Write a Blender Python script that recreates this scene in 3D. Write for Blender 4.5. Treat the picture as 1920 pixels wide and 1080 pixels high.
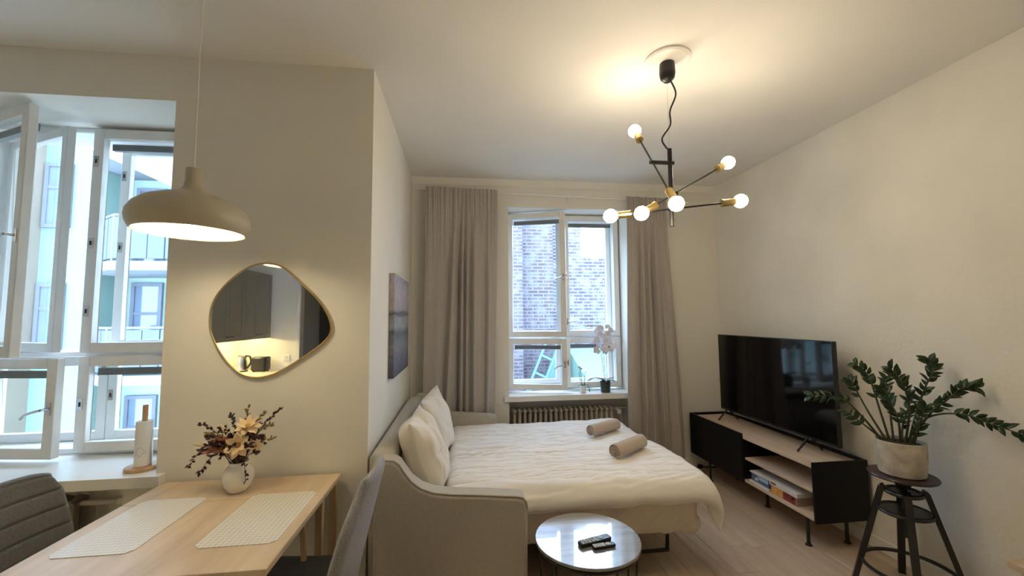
import bpy, bmesh, math, random
from mathutils import Vector, Matrix, noise

# ------------------------------------------------------------------ scene, camera, world, exposure
for o in list(bpy.data.objects):
    bpy.data.objects.remove(o)
scene = bpy.context.scene
COL = scene.collection
random.seed(7)
R = math.radians

def set_camera():
    yaw, pitch, roll = R(7.0661), R(4.2212), R(-0.4724)
    fwd = Vector((math.sin(yaw), math.cos(yaw), 0)); right = Vector((math.cos(yaw), -math.sin(yaw), 0)); up = Vector((0, 0, 1))
    f2 = fwd * math.cos(pitch) + up * math.sin(pitch)
    u2 = up * math.cos(pitch) - fwd * math.sin(pitch)
    r3 = right * math.cos(roll) + u2 * math.sin(roll)
    u3 = u2 * math.cos(roll) - right * math.sin(roll)
    cd = bpy.data.cameras.new('camera'); co = bpy.data.objects.new('camera', cd); COL.objects.link(co)
    m = Matrix(((r3.x, u3.x, -f2.x, 0), (r3.y, u3.y, -f2.y, 0), (r3.z, u3.z, -f2.z, 1.5), (0, 0, 0, 1)))
    co.matrix_world = m
    cd.sensor_width = 36.0; cd.sensor_fit = 'HORIZONTAL'; cd.lens = 765.06 / 1920 * 36.0
    cd.clip_start = 0.02; cd.clip_end = 300
    scene.camera = co
set_camera()

SKY_STRENGTH = 9.5
BULB = 57.0          # emission of the six chandelier bulbs
PENDANT = 60.0       # emission of the pendant's bulb
UNDERCAB = 55.0
EXPOSURE = 0.85
world = bpy.data.worlds.new('overcast_sky'); scene.world = world; world.use_nodes = True
bg = world.node_tree.nodes['Background']
bg.inputs[0].default_value = (0.52, 0.69, 1.0, 1); bg.inputs[1].default_value = SKY_STRENGTH
vs = scene.view_settings
scene.display_settings.display_device = 'sRGB'
vs.view_transform = 'Standard'; vs.look = 'None'; vs.exposure = EXPOSURE; vs.gamma = 1.0; vs.use_curve_mapping = False
try:
    scene.cycles.max_bounces = 10; scene.cycles.diffuse_bounces = 6; scene.cycles.transparent_max_bounces = 16
except Exception:
    pass

def portal(x0, x1, y, z0, z1):        # sampling help for the daylight that enters a window (emits nothing itself)
    ld = bpy.data.lights.new('window_portal', 'AREA'); ld.shape = 'RECTANGLE'; ld.size = x1 - x0; ld.size_y = z1 - z0
    ld.cycles.is_portal = True
    lo = bpy.data.objects.new('window_portal', ld); COL.objects.link(lo)
    lo.location = ((x0 + x1) / 2, y, (z0 + z1) / 2); lo.rotation_euler = (R(-90), 0, 0)
portal(-2.73, -1.455, 2.84, .77, 2.63)
portal(.455, 1.685, 4.44, .74, 2.61)

# ------------------------------------------------------------------ materials
MATS = {}
def _new(name):
    m = bpy.data.materials.new(name); m.use_nodes = True
    nt = m.node_tree; b = nt.nodes['Principled BSDF']
    MATS[name] = m
    return m, nt, b

def rgb(h):           # sRGB 0-255 -> linear
    return tuple((c / 255 / 12.92 if c / 255 <= .04045 else ((c / 255 + .055) / 1.055) ** 2.4) for c in h)

def coords(nt, scale=(1, 1, 1), space='Object'):
    tc = nt.nodes.new('ShaderNodeTexCoord'); mp = nt.nodes.new('ShaderNodeMapping')
    mp.inputs['Scale'].default_value = scale
    nt.links.new(tc.outputs[space], mp.inputs['Vector'])
    return mp.outputs['Vector']

def mat(name, col, rough=.6, metal=0., var=.06, vscale=6., bump=0., bscale=60., spec=.5, coat=0., stretch=(1, 1, 1), sheen=0., obj_rand=0., translucent=0.):
    m, nt, b = _new(name)
    v = coords(nt, stretch)
    nz = nt.nodes.new('ShaderNodeTexNoise'); nz.inputs['Scale'].default_value = vscale; nz.inputs['Detail'].default_value = 5
    nt.links.new(v, nz.inputs['Vector'])
    rp = nt.nodes.new('ShaderNodeValToRGB')
    rp.color_ramp.elements[0].position = .3; rp.color_ramp.elements[1].position = .7
    rp.color_ramp.elements[0].color = tuple(min(1, c * (1 - var)) for c in col) + (1,)
    rp.color_ramp.elements[1].color = tuple(min(1, c * (1 + var)) for c in col) + (1,)
    nt.links.new(nz.outputs['Fac'], rp.inputs['Fac'])
    out = rp.outputs['Color']
    if obj_rand:
        oi = nt.nodes.new('ShaderNodeObjectInfo'); hs = nt.nodes.new('ShaderNodeHueSaturation')
        mr = nt.nodes.new('ShaderNodeMapRange'); mr.inputs['To Min'].default_value = 1 - obj_rand; mr.inputs['To Max'].default_value = 1 + obj_rand
        nt.links.new(oi.outputs['Random'], mr.inputs['Value']); nt.links.new(mr.outputs['Result'], hs.inputs['Value'])
        nt.links.new(out, hs.inputs['Color']); out = hs.outputs['Color']
    nt.links.new(out, b.inputs['Base Color'])
    b.inputs['Roughness'].default_value = rough; b.inputs['Metallic'].default_value = metal
    b.inputs['Specular IOR Level'].default_value = spec; b.inputs['Coat Weight'].default_value = coat
    b.inputs['Coat Roughness'].default_value = .08
    if sheen:
        b.inputs['Sheen Weight'].default_value = sheen
    if bump:
        n2 = nt.nodes.new('ShaderNodeTexNoise'); n2.inputs['Scale'].default_value = bscale; n2.inputs['Detail'].default_value = 6
        nt.links.new(v, n2.inputs['Vector'])
        bp = nt.nodes.new('ShaderNodeBump'); bp.inputs['Strength'].default_value = bump; bp.inputs['Distance'].default_value = .01
        nt.links.new(n2.outputs['Fac'], bp.inputs['Height']); nt.links.new(bp.outputs['Normal'], b.inputs['Normal'])
    return m

def wood(name, c1, c2, stretch=(40, 2, 40), rough=.45, coat=0., obj_rand=.0, bump=.05, scale=1.0, spec=.5):
    m, nt, b = _new(name)
    v = coords(nt, stretch)
    if obj_rand:
        oi = nt.nodes.new('ShaderNodeObjectInfo')
        ad = nt.nodes.new('ShaderNodeVectorMath'); ad.operation = 'MULTIPLY_ADD'
        cm = nt.nodes.new('ShaderNodeCombineXYZ')
        for k in range(3):
            nt.links.new(oi.outputs['Random'], cm.inputs[k])
        ad.inputs[1].default_value = (37, 53, 71)
        nt.links.new(cm.outputs[0], ad.inputs[0]); nt.links.new(v, ad.inputs[2]); v = ad.outputs[0]
    nz = nt.nodes.new('ShaderNodeTexNoise'); nz.inputs['Scale'].default_value = scale; nz.inputs['Detail'].default_value = 8; nz.inputs['Roughness'].default_value = .6
    nz.inputs['Distortion'].default_value = .6
    nt.links.new(v, nz.inputs['Vector'])
    rp = nt.nodes.new('ShaderNodeValToRGB'); rp.color_ramp.elements[0].position = .32; rp.color_ramp.elements[1].position = .7
    rp.color_ramp.elements[0].color = c1 + (1,); rp.color_ramp.elements[1].color = c2 + (1,)
    nt.links.new(nz.outputs['Fac'], rp.inputs['Fac']); out = rp.outputs['Color']
    if obj_rand:
        hs = nt.nodes.new('ShaderNodeHueSaturation'); mr = nt.nodes.new('ShaderNodeMapRange')
        mr.inputs['To Min'].default_value = 1 - obj_rand; mr.inputs['To Max'].default_value = 1 + obj_rand
        nt.links.new(oi.outputs['Random'], mr.inputs['Value']); nt.links.new(mr.outputs['Result'], hs.inputs['Value'])
        nt.links.new(out, hs.inputs['Color']); out = hs.outputs['Color']
    nt.links.new(out, b.inputs['Base Color']); b.inputs['Roughness'].default_value = rough; b.inputs['Coat Weight'].default_value = coat
    b.inputs['Specular IOR Level'].default_value = spec
    bp = nt.nodes.new('ShaderNodeBump'); bp.inputs['Strength'].default_value = bump; bp.inputs['Distance'].default_value = .004
    nt.links.new(nz.outputs['Fac'], bp.inputs['Height']); nt.links.new(bp.outputs['Normal'], b.inputs['Normal'])
    return m

def emit(name, col, strength):
    m, nt, b = _new(name)
    b.inputs['Base Color'].default_value = col + (1,); b.inputs['Emission Color'].default_value = col + (1,)
    b.inputs['Emission Strength'].default_value = strength
    return m

def glass(name, tint=(.97, .985, .98), refl=1.0):
    m, nt, b = _new(name)
    nt.nodes.remove(b); out = nt.nodes['Material Output']
    tr = nt.nodes.new('ShaderNodeBsdfTransparent'); tr.inputs[0].default_value = tint + (1,)
    gl = nt.nodes.new('ShaderNodeBsdfGlossy'); gl.inputs['Roughness'].default_value = .02; gl.inputs[0].default_value = (refl, refl, refl, 1)
    fr = nt.nodes.new('ShaderNodeFresnel'); fr.inputs['IOR'].default_value = 1.3
    mx = nt.nodes.new('ShaderNodeMixShader')
    ge = nt.nodes.new('ShaderNodeNewGeometry'); iv = nt.nodes.new('ShaderNodeMath'); iv.operation = 'SUBTRACT'; iv.inputs[0].default_value = 1; nt.links.new(ge.outputs['Backfacing'], iv.inputs[1])
    mu = nt.nodes.new('ShaderNodeMath'); mu.operation = 'MULTIPLY'; nt.links.new(fr.outputs[0], mu.inputs[0]); nt.links.new(iv.outputs[0], mu.inputs[1])
    nt.links.new(mu.outputs[0], mx.inputs[0]); nt.links.new(tr.outputs[0], mx.inputs[1]); nt.links.new(gl.outputs[0], mx.inputs[2])
    nt.links.new(mx.outputs[0], out.inputs[0])
    return m

def brick_mat(name, c1, c2, mortar, scale=1.0, rot=(R(90), 0, 0)):
    m, nt, b = _new(name)
    tc = nt.nodes.new('ShaderNodeTexCoord'); mp = nt.nodes.new('ShaderNodeMapping'); mp.inputs['Rotation'].default_value = rot
    nt.links.new(tc.outputs['Object'], mp.inputs['Vector'])
    br = nt.nodes.new('ShaderNodeTexBrick'); br.inputs['Scale'].default_value = scale
    br.inputs['Color1'].default_value = c1 + (1,); br.inputs['Color2'].default_value = c2 + (1,); br.inputs['Mortar'].default_value = mortar + (1,)
    br.inputs['Brick Width'].default_value = .27; br.inputs['Row Height'].default_value = .085; br.inputs['Mortar Size'].default_value = .014
    nt.links.new(mp.outputs[0], br.inputs['Vector'])
    nz = nt.nodes.new('ShaderNodeTexNoise'); nz.inputs['Scale'].default_value = 5; nz.inputs['Detail'].default_value = 8
    nt.links.new(mp.outputs[0], nz.inputs['Vector'])
    mx = nt.nodes.new('ShaderNodeMix'); mx.data_type = 'RGBA'; mx.blend_type = 'MIX'
    rp = nt.nodes.new('ShaderNodeValToRGB'); rp.color_ramp.elements[0].position = .45; rp.color_ramp.elements[1].position = .7
    nt.links.new(nz.outputs['Fac'], rp.inputs['Fac']); nt.links.new(rp.outputs['Color'], mx.inputs[0])
    nt.links.new(br.outputs['Color'], mx.inputs[6]); mx.inputs[7].default_value = mortar + (1,)
    nt.links.new(mx.outputs[2], b.inputs['Base Color']); b.inputs['Roughness'].default_value = .9
    bp = nt.nodes.new('ShaderNodeBump'); bp.inputs['Strength'].default_value = .4
    nt.links.new(br.outputs['Fac'], bp.inputs['Height']); bp.invert = True; nt.links.new(bp.outputs['Normal'], b.inputs['Normal'])
    return m

M_wall = mat('wall_paint', (.78, .755, .69), .85, var=.02, vscale=2, bump=.06, bscale=90)
M_wallr = mat('wall_plaster', (.78, .755, .69), .85, var=.05, vscale=2.2, bump=.22, bscale=38)
M_ceil = mat('ceiling_paint', (.80, .78, .74), .9, var=.02, vscale=2, bump=.06, bscale=70)
M_trim = mat('painted_trim', (.80, .78, .73), .45, var=.02)
M_winpaint = mat('window_gloss_paint', (.78, .77, .74), .35, var=.03, vscale=12)
M_sill = mat('sill_gloss_paint', (.82, .80, .75), .28, var=.02)
M_floor = wood('floor_oak', (.44, .33, .235), (.59, .47, .36), (14, 1.1, 14), .38, obj_rand=.10)
M_floorjoint = mat('floor_joint', (.13, .09, .06), .8)
M_glass = glass('window_glass')
M_darkglass = mat('facade_glass', (.10, .13, .17), .08, spec=.8)
M_metal = mat('chrome', (.62, .62, .63), .25, metal=1., var=.05)
M_darkmetal = mat('dark_steel', (.16, .15, .14), .35, metal=1.)
M_brass = mat('brushed_brass', (.62, .46, .20), .28, metal=1., var=.06)
M_black = mat('black_lacquer', (.004, .004, .005), .45, var=.1, spec=.3)
M_blackm = mat('black_metal', (.010, .010, .011), .4, var=.1)
M_mirror = mat('mirror_silver', (.80, .80, .79), .0, metal=1., var=.0)
M_curtain = mat('curtain_linen', (.43, .39, .355), .9, var=.05, vscale=40, bump=.15, bscale=300, sheen=.2)
M_sofa = mat('sofa_weave', (.43, .40, .34), .95, var=.12, vscale=140, bump=.3, bscale=400, sheen=.25)
M_sheet = mat('sheet_cotton', (.72, .64, .52), .9, var=.03, bump=.05, bscale=120, sheen=.15)
M_duvet = mat('duvet_cotton', (.80, .76, .71), .9, var=.02, bump=.06, bscale=60, sheen=.2)
M_pillow = mat('pillow_cotton', (.74, .68, .58), .9, var=.03, bump=.08, bscale=40, sheen=.2)
M_towel = mat('towel_terry', (.58, .45, .34), 1., var=.1, vscale=120, bump=.7, bscale=350, sheen=.4)
M_birch = wood('table_birch', (.51, .38, .245), (.70, .57, .41), (10, 1.2, 10), .38)
M_benchwood = wood('bench_oak_veneer', (.56, .43, .31), (.68, .55, .43), (22, 1.5, 22), .5)
M_legwood = wood('leg_wood', (.50, .34, .19), (.62, .45, .28), (30, 30, 3), .5)
M_rollwood = wood('roll_holder_wood', (.45, .27, .13), (.56, .36, .19), (30, 30, 3), .5)
M_chairgrey = mat('chair_wool', (.105, .105, .11), .95, var=.25, vscale=170, bump=.3, bscale=350, sheen=.2)
M_chairlight = mat('chair_melange', (.30, .30, .31), .95, var=.2, vscale=160, bump=.3, bscale=350, sheen=.2)
M_chairseat = mat('chair_seat_dark', (.06, .065, .085), .95, var=.2, vscale=120, bump=.2, bscale=350, sheen=.2)
M_white = mat('white_ceramic', (.80, .78, .74), .25, var=.02)
M_paper = mat('kitchen_paper', (.86, .86, .85), .9, var=.02, bump=.1, bscale=90)
M_papergrey = mat('paper_print', (.55, .60, .60), .9)
M_lampshade = mat('lampshade_enamel', (.50, .45, .335), .38, var=.02)
M_lampinside = mat('lampshade_white', (.88, .86, .80), .5, var=.01)
M_cord = mat('white_cord', (.78, .75, .68), .6)
M_tvscreen = mat('tv_screen', (.002, .002, .003), .06, var=.0, spec=.35)
M_tvbody = mat('tv_plastic', (.012, .012, .013), .35)
M_stool = mat('stool_black', (.014, .012, .012), .35)
M_stoolseat = mat('stool_seat', (.035, .018, .018), .35, var=.1)
M_pot = mat('concrete_pot', (.50, .46, .39), .85, var=.34, vscale=13, bump=.25, bscale=40)
M_soil = mat('soil', (.035, .025, .018), 1., var=.3, vscale=60, bump=.8, bscale=80)
M_leaf = mat('zz_leaf', (.018, .050, .014), .32, var=.35, vscale=9, obj_rand=.35)
M_stem = mat('zz_stem', (.045, .050, .022), .5, var=.3)
M_oleaf = mat('orchid_leaf', (.020, .055, .020), .35, var=.2)
M_ostem = mat('orchid_stem', (.10, .12, .06), .5)
M_opetal = mat('orchid_petal', (.84, .84, .93), .6, var=.03)
M_opot = mat('green_pot', (.030, .042, .030), .35)
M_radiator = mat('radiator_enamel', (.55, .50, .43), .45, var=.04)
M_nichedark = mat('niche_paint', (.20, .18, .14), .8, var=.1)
M_blind = mat('blind_slats', (.22, .22, .23), .5, var=.15, vscale=3, stretch=(1, 1, 220))
M_mat = None
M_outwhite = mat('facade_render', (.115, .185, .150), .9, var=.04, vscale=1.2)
M_outcream = mat('facade_cream', (.16, .135, .095), .9, var=.08, vscale=2)
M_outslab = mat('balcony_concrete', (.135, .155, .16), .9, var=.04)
M_outwhite_lift = mat('facade_render_shade_lift', (.24, .32, .28), .9, var=.04, vscale=1.2)  # facade render again, colour lightened to offset the shade under the balconies
M_outrail = mat('balcony_panel', (.05, .062, .095), .5, var=.08)
M_outdark = mat('facade_frame', (.09, .10, .12), .6)
M_brick1 = brick_mat('red_brick', (.072, .050, .056), (.052, .036, .043), (.115, .112, .125))
M_brick2 = brick_mat('rough_brick', (.060, .050, .062), (.040, .037, .049), (.15, .15, .165))
M_cyan = mat('site_board', (.06, .135, .135), .7, var=.06)
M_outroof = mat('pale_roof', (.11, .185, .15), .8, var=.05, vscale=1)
M_ground = mat('courtyard_paving', (.14, .15, .15), .95, var=.1)
M_cab = mat('cabinet_grey', (.34, .335, .31), .5, var=.03)
M_counter = mat('worktop_pale', (.72, .68, .60), .4, var=.05)
M_backsplash = mat('backsplash', (.80, .78, .68), .4, var=.02)
M_door = mat('door_brown_grey', (.20, .175, .15), .5, var=.05)
M_rose = mat('plaster_rose', (.82, .80, .76), .8, var=.02)
M_bulb = emit('bulb_glow', (1.0, .83, .58), BULB)
M_bulb2 = emit('pendant_bulb_glow', (1.0, .83, .55), PENDANT)
M_led = emit('led_strip', (1.0, .80, .36), UNDERCAB)

# ------------------------------------------------------------------ mesh helpers
W = {}
class MB:
    def __init__(self):
        self.v = []; self.f = []
    def add(self, vs, fs):
        n = len(self.v); self.v += [Vector(p) for p in vs]; self.f += [tuple(i + n for i in f) for f in fs]; return self
    def box(self, x0, x1, y0, y1, z0, z1, M=None):
        vs = [Vector((x, y, z)) for z in (z0, z1) for y in (y0, y1) for x in (x0, x1)]
        if M: vs = [M @ p for p in vs]
        return self.add(vs, [(0, 2, 3, 1), (4, 5, 7, 6), (0, 1, 5, 4), (2, 6, 7, 3), (0, 4, 6, 2), (1, 3, 7, 5)])
    def cyl(self, p0, p1, r0, r1=None, n=16, cap=True):
        return self.tube([p0, p1], [r0, r0 if r1 is None else r1], n, cap)
    def tube(self, pts, r, n=8, cap=True, closed=False):
        pts = [Vector(p) for p in pts]; k = len(pts)
        rs = r if isinstance(r, (list, tuple)) else [r] * k
        ref = None; vs = []
        for i, p in enumerate(pts):
            if closed: d = pts[(i + 1) % k] - pts[i - 1]
            else: d = pts[min(i + 1, k - 1)] - pts[max(i - 1, 0)]
            d.normalize()
            if ref is None: ref = d.orthogonal().normalized()
            a = (ref - d * ref.dot(d)); a = a.normalized() if a.length > 1e-6 else d.orthogonal().normalized()
            ref = a; b = d.cross(a)
            for j in range(n):
                t = 2 * math.pi * j / n
                vs.append(p + (a * math.cos(t) + b * math.sin(t)) * rs[i])
        fs = []
        for i in range(k if closed else k - 1):
            i2 = (i + 1) % k
            for j in range(n):
                j2 = (j + 1) % n
                fs.append((i * n + j, i * n + j2, i2 * n + j2, i2 * n + j))
        if cap and not closed:
            fs.append(tuple(range(n))[::-1]); fs.append(tuple((k - 1) * n + j for j in range(n)))
        return self.add(vs, fs)
    def lathe(self, prof, c=(0, 0, 0), n=32, M=None, cap=True):
        vs = []; k = len(prof)
        for r, z in prof:
            for j in range(n):
                t = 2 * math.pi * j / n
                p = Vector((r * math.cos(t), r * math.sin(t), z))
                p = (M @ p) if M else p + Vector(c)
                vs.append(p)
        fs = []
        for i in range(k - 1):
            for j in range(n):
                j2 = (j + 1) % n
                fs.append((i * n + j, i * n + j2, (i + 1) * n + j2, (i + 1) * n + j))
        if cap and prof[0][0] > 1e-5: fs.append(tuple(range(n))[::-1])
        if cap and prof[-1][0] > 1e-5: fs.append(tuple((k - 1) * n + j for j in range(n)))
        return self.add(vs, fs)
    def prism(self, poly, fn, d0, d1):      # poly 2-D, fn(a, b, d) -> point
        n = len(poly)
        vs = [fn(a, b, d0) for a, b in poly] + [fn(a, b, d1) for a, b in poly]
        fs = [tuple(range(n))[::-1], tuple(range(n, 2 * n))] + [(i, (i + 1) % n, n + (i + 1) % n, n + i) for i in range(n)]
        return self.add(vs, fs)
    def sheet(self, P, T, nu, nv, e=1e-3):          # closed puffy sheet: P(u,v) mid surface, T(u,v) thickness
        top = []; bot = []
        for i in range(nu + 1):
            for j in range(nv + 1):
                u = i / nu; v = j / nv
                p = P(u, v)
                du = P(min(u + e, 1), v) - P(max(u - e, 0), v); dv = P(u, min(v + e, 1)) - P(u, max(v - e, 0))
                nrm = du.cross(dv)
                nrm = nrm.normalized() if nrm.length > 1e-12 else Vector((0, 0, 1))
                t = T(u, v) / 2
                top.append(p + nrm * t); bot.append(p - nrm * t)
        m = nv + 1; N = (nu + 1) * m; fs = []
        for i in range(nu):
            for j in range(nv):
                a, b, c, d = i * m + j, (i + 1) * m + j, (i + 1) * m + j + 1, i * m + j + 1
                fs.append((a, b, c, d)); fs.append((N + d, N + c, N + b, N + a))
        edge = [(i * m, (i + 1) * m) for i in range(nu)] + [(nu * m + j, nu * m + j + 1) for j in range(nv)]
        edge += [((i + 1) * m + nv, i * m + nv) for i in range(nu)][::-1] + [(j + 1, j) for j in range(nv)][::-1]
        for a, b in edge: fs.append((b, a, N + a, N + b))
        return self.add(top + bot, fs)
    def build(self, name, m, parent=None, smooth=True, bevel=0., local=False, xf=None, angle=38, recalc=True):
        me = bpy.data.meshes.new(name)
        if xf is None: xf = W[parent.name] if parent is not None else Matrix()
        inv = xf.inverted()
        vs = self.v if local else [inv @ p for p in self.v]
        me.from_pydata([tuple(p) for p in vs], [], self.f)
        if recalc:
            bm = bmesh.new(); bm.from_mesh(me); bmesh.ops.remove_doubles(bm, verts=bm.verts, dist=1e-6)
            bmesh.ops.recalc_face_normals(bm, faces=bm.faces); bm.to_mesh(me); bm.free()
        if smooth:
            for p in me.polygons: p.use_smooth = True
            me.set_sharp_from_angle(angle=R(angle))
        me.materials.append(m); me.update()
        return link(name, me, parent, xf, bevel)

def link(name, me, parent, xf, bevel=0.):
    o = bpy.data.objects.new(name, me); COL.objects.link(o)
    if parent is not None:
        o.parent = parent; o.matrix_parent_inverse = Matrix(); o.matrix_basis = W[parent.name].inverted() @ xf
    else:
        o.matrix_basis = xf
    W[o.name] = xf.copy()
    if bevel:
        md = o.modifiers.new('bevel', 'BEVEL'); md.width = bevel; md.segments = 2; md.limit_method = 'ANGLE'; md.angle_limit = R(40)
    return o

def tag(o, label, cat, group=None):
    o['label'] = label; o['category'] = cat
    if group: o['group'] = group
    return o
def thing(name, label, cat, loc=(0, 0, 0), rotz=0., group=None):
    o = bpy.data.objects.new(name, None); COL.objects.link(o); o.empty_display_size = .05
    xf = Matrix.Translation(loc) @ Matrix.Rotation(rotz, 4, 'Z'); o.matrix_basis = xf; W[o.name] = xf
    return tag(o, label, cat, group)
def struct(o):
    o['kind'] = 'structure'; return o
def sroot(name, loc=(0, 0, 0)):
    o = bpy.data.objects.new(name, None); COL.objects.link(o); o.empty_display_size = .05
    xf = Matrix.Translation(loc); o.matrix_basis = xf; W[o.name] = xf; return struct(o)
T3 = lambda *p: Matrix.Translation(p)
def lerp(a, b, t): return a + (b - a) * t
def sstep(a, b, x):
    t = max(0., min(1., (x - a) / (b - a))); return t * t * (3 - 2 * t)
def spline(pts, n):
    pts = [Vector(p) for p in pts]; out = []
    k = len(pts)
    for i in range(k - 1):
        p0, p1, p2, p3 = pts[max(i - 1, 0)], pts[i], pts[i + 1], pts[min(i + 2, k - 1)]
        for s in range(n):
            t = s / n
            out.append(.5 * ((2 * p1) + (p2 - p0) * t + (2 * p0 - 5 * p1 + 4 * p2 - p3) * t * t + (3 * p1 - p0 - 3 * p2 + p3) * t ** 3))
    out.append(pts[-1]); return out

# ------------------------------------------------------------------ the room shell
CZ = 2.865; XR = 2.66; XC = -.475; YM = 2.213; YB = 3.96; XJ = -1.455; XL = -2.78; YK = -1.17
struct(MB().box(XL - .15, XR + .15, YK - 1.6, YB + .49, CZ, CZ + .2).build('ceiling', M_ceil, smooth=False))
struct(MB().box(XR, XR + .15, YK - 1.6, YB + .49, 0, CZ).build('wall_right', M_wallr, smooth=False))
struct(MB().box(XL - .15, XL, YK - 1.6, 2.86, 0, CZ).build('wall_left', M_wall, smooth=False))
struct(MB().box(XJ, XC, YM, YB + .49, 0, CZ).build('wall_mirror', M_wall, smooth=False))
wb = MB(); y0, y1 = YB, YB + .49
wb.box(XC, .455, y0, y1, 0, CZ).box(1.685, XR, y0, y1, 0, CZ).box(.455, 1.685, y0, y1, 2.60, CZ).box(.455, 1.685, y0 + .25, y1, 0, .70)
struct(wb.build('wall_back', M_wall, smooth=False))
wl = MB()
wl.box(XL, XJ, YM, 2.86, 2.626, CZ).box(XL, -2.735, YM, 2.86, 0, 2.626).box(-2.735, XJ, 2.55, 2.86, 0, .72).box(-1.60, XJ, YM + .01, 2.55, 0, .72)
struct(wl.build('wall_window', M_wall, smooth=False))
wk = MB()
wk.box(XL, -2.06, YK - .12, YK, 0, CZ).box(-1.12, XR, YK - .12, YK, 0, CZ).box(-2.06, -1.12, YK - .12, YK, 2.25, CZ)
wk.box(XL, XR, YK - 1.6, YK - 1.5, 0, CZ)
struct(wk.build('wall_kitchen', M_wall, smooth=False))
# cornice, baseboards
tr = MB(); tr.prism([(0, 0), (.0, -.055), (.012, -.06), (.02, -.04), (.045, -.012), (.05, 0)], lambda a, b, d: Vector((d, YB - a, CZ + b)), XC, XR)
struct(tr.build('trim_1', M_trim))
def baseboard(name, x0, x1, y0, y1):
    struct(MB().box(x0, x1, y0, y1, 0, .085).build(name, M_trim, smooth=False, bevel=.006))
baseboard('baseboard_back', 1.69, XR, YB - .018, YB - .0005)
baseboard('baseboard_right', XR - .018, XR - .0005, YK, YB - .02)
baseboard('baseboard_mirror', XJ + .02, XC + .012, YM - .016, YM - .0005)
# floor: planks along Y, each a part
floor = sroot('floor')
MB().box(XL - .15, XR + .15, YK - 1.6, YB + .49, -.10, -.012).build('subfloor', M_floorjoint, floor, smooth=False)
pw = .137; plank_me = {}
rowx = XL; row = 0
rnd = random.Random(3)
while rowx < XR - .01:
    w = min(pw, XR - rowx)
    y = YK - 1.5 - rnd.random() * 1.3
    while y < YB + .24:
        Lp = rnd.choice((1.4, 1.7, 2.0)); ya = max(y, YK - 1.5); yb = min(y + Lp, YB + .24)
        if yb - ya > .05:
            key = (round(w, 3), round(yb - ya, 3))
            if key not in plank_me:
                me = bpy.data.meshes.new('plank'); hw, hl = w / 2 - .0009, (yb - ya) / 2 - .0009
                me.from_pydata([(sx * hw, sy * hl, z) for z in (-.012, -.001) for sy in (-1, 1) for sx in (-1, 1)] + [(sx * (hw - .001), sy * (hl - .001), 0) for sy in (-1, 1) for sx in (-1, 1)], [],
                               [(0, 2, 3, 1), (0, 1, 5, 4), (2, 6, 7, 3), (0, 4, 6, 2), (1, 3, 7, 5), (4, 5, 9, 8), (6, 10, 11, 7), (4, 8, 10, 6), (5, 7, 11, 9), (8, 9, 11, 10)])
                me.materials.append(M_floor); plank_me[key] = me
            link('plank', plank_me[key], floor, T3(rowx + w / 2, (ya + yb) / 2, 0))
        y += Lp
    rowx += pw; row += 1

# ceiling rose
rose = MB().lathe([(.001, CZ - .0005), (.118, CZ - .0005), (.118, CZ - .010), (.108, CZ - .016), (.095, CZ - .011), (.07, CZ - .016), (.05, CZ - .024), (.001, CZ - .024)], (1.085, 1.957, 0), 48)
rose = tag(rose.build('ceiling_rose', M_rose, xf=T3(1.085, 1.957, CZ)), 'round white plaster rose on the ceiling above the black chandelier', 'ceiling rose')

# ------------------------------------------------------------------ windows
def sash_frame(w, h, fw, t, s=1, br=None):
    b = MB(); br = br or fw
    X = lambda a, c: (min(a * s, c * s), max(a * s, c * s))
    x0, x1 = X(0, fw); b.box(x0, x1, 0, t, 0, h)
    x0, x1 = X(w - fw, w); b.box(x0, x1, 0, t, 0, h)
    x0, x1 = X(fw, w - fw); b.box(x0, x1, 0, t, 0, br); b.box(x0, x1, 0, t, h - fw, h)
    return b
def make_sash(win, name, hinge, w, h, ang, s=1, fw=.055, t=.04, handle=None, blind=False, plates=(), label=None):
    xf = T3(*hinge) @ Matrix.Rotation(R(-ang * s), 4, 'Z')
    o = sash_frame(w, h, fw, t, s).build(name, M_winpaint, win, smooth=False, bevel=.004, local=True, xf=xf)
    if label: o['label'] = label
    def part(b, nm, m, **k): return b.build(nm, m, o, local=True, xf=xf, **k)
    X = lambda a, c: (min(a * s, c * s), max(a * s, c * s))
    x0, x1 = X(fw - .006, w - fw + .006)
    part(MB().box(x0, x1, t * .5 - .002, t * .5 + .002, fw - .006, h - fw + .006), 'pane', M_glass, smooth=False)
    if blind:
        x0, x1 = X(fw + .01, w - fw - .01)
        bb = MB()
        for k in range(5): bb.box(x0, x1, t + .004, t + .030, h - fw - .022 - k * .008, h - fw - .0155 - k * .008)
        part(bb, 'blind', M_blind, smooth=False)
    if handle is not None:
        hz, flip = handle
        hx = (w - fw * .45) * s
        hb = MB(); hb.box(hx - .011, hx + .011, -.006, 0, hz - .032, hz + .032)
        hb.cyl((hx, -.004, hz), (hx, -.04, hz), .007, n=10)
        hb.tube(spline([(hx, -.04, hz), (hx - s * .03, -.043, hz - .008), (hx - s * .075, -.043, hz - .022 * flip), (hx - s * .105, -.04, hz - .045 * flip)], 4), [.008] * 5 + [.007] * 4 + [.006] * 4, n=8)
        part(hb, 'handle', M_metal, bevel=0)
    for pz in plates:
        px = (w - fw * .4) * s
        pb = MB().box(px - .012, px + .012, -.003, 0, pz - .03, pz + .03)
        part(pb, 'lock_plate', M_metal, smooth=False)
        pb = MB().box(px - .005, px + .005, -.0038, -.0028, pz - .012, pz + .012)
        part(pb, 'lock_slot', M_blackm, smooth=False)
    return o

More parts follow.
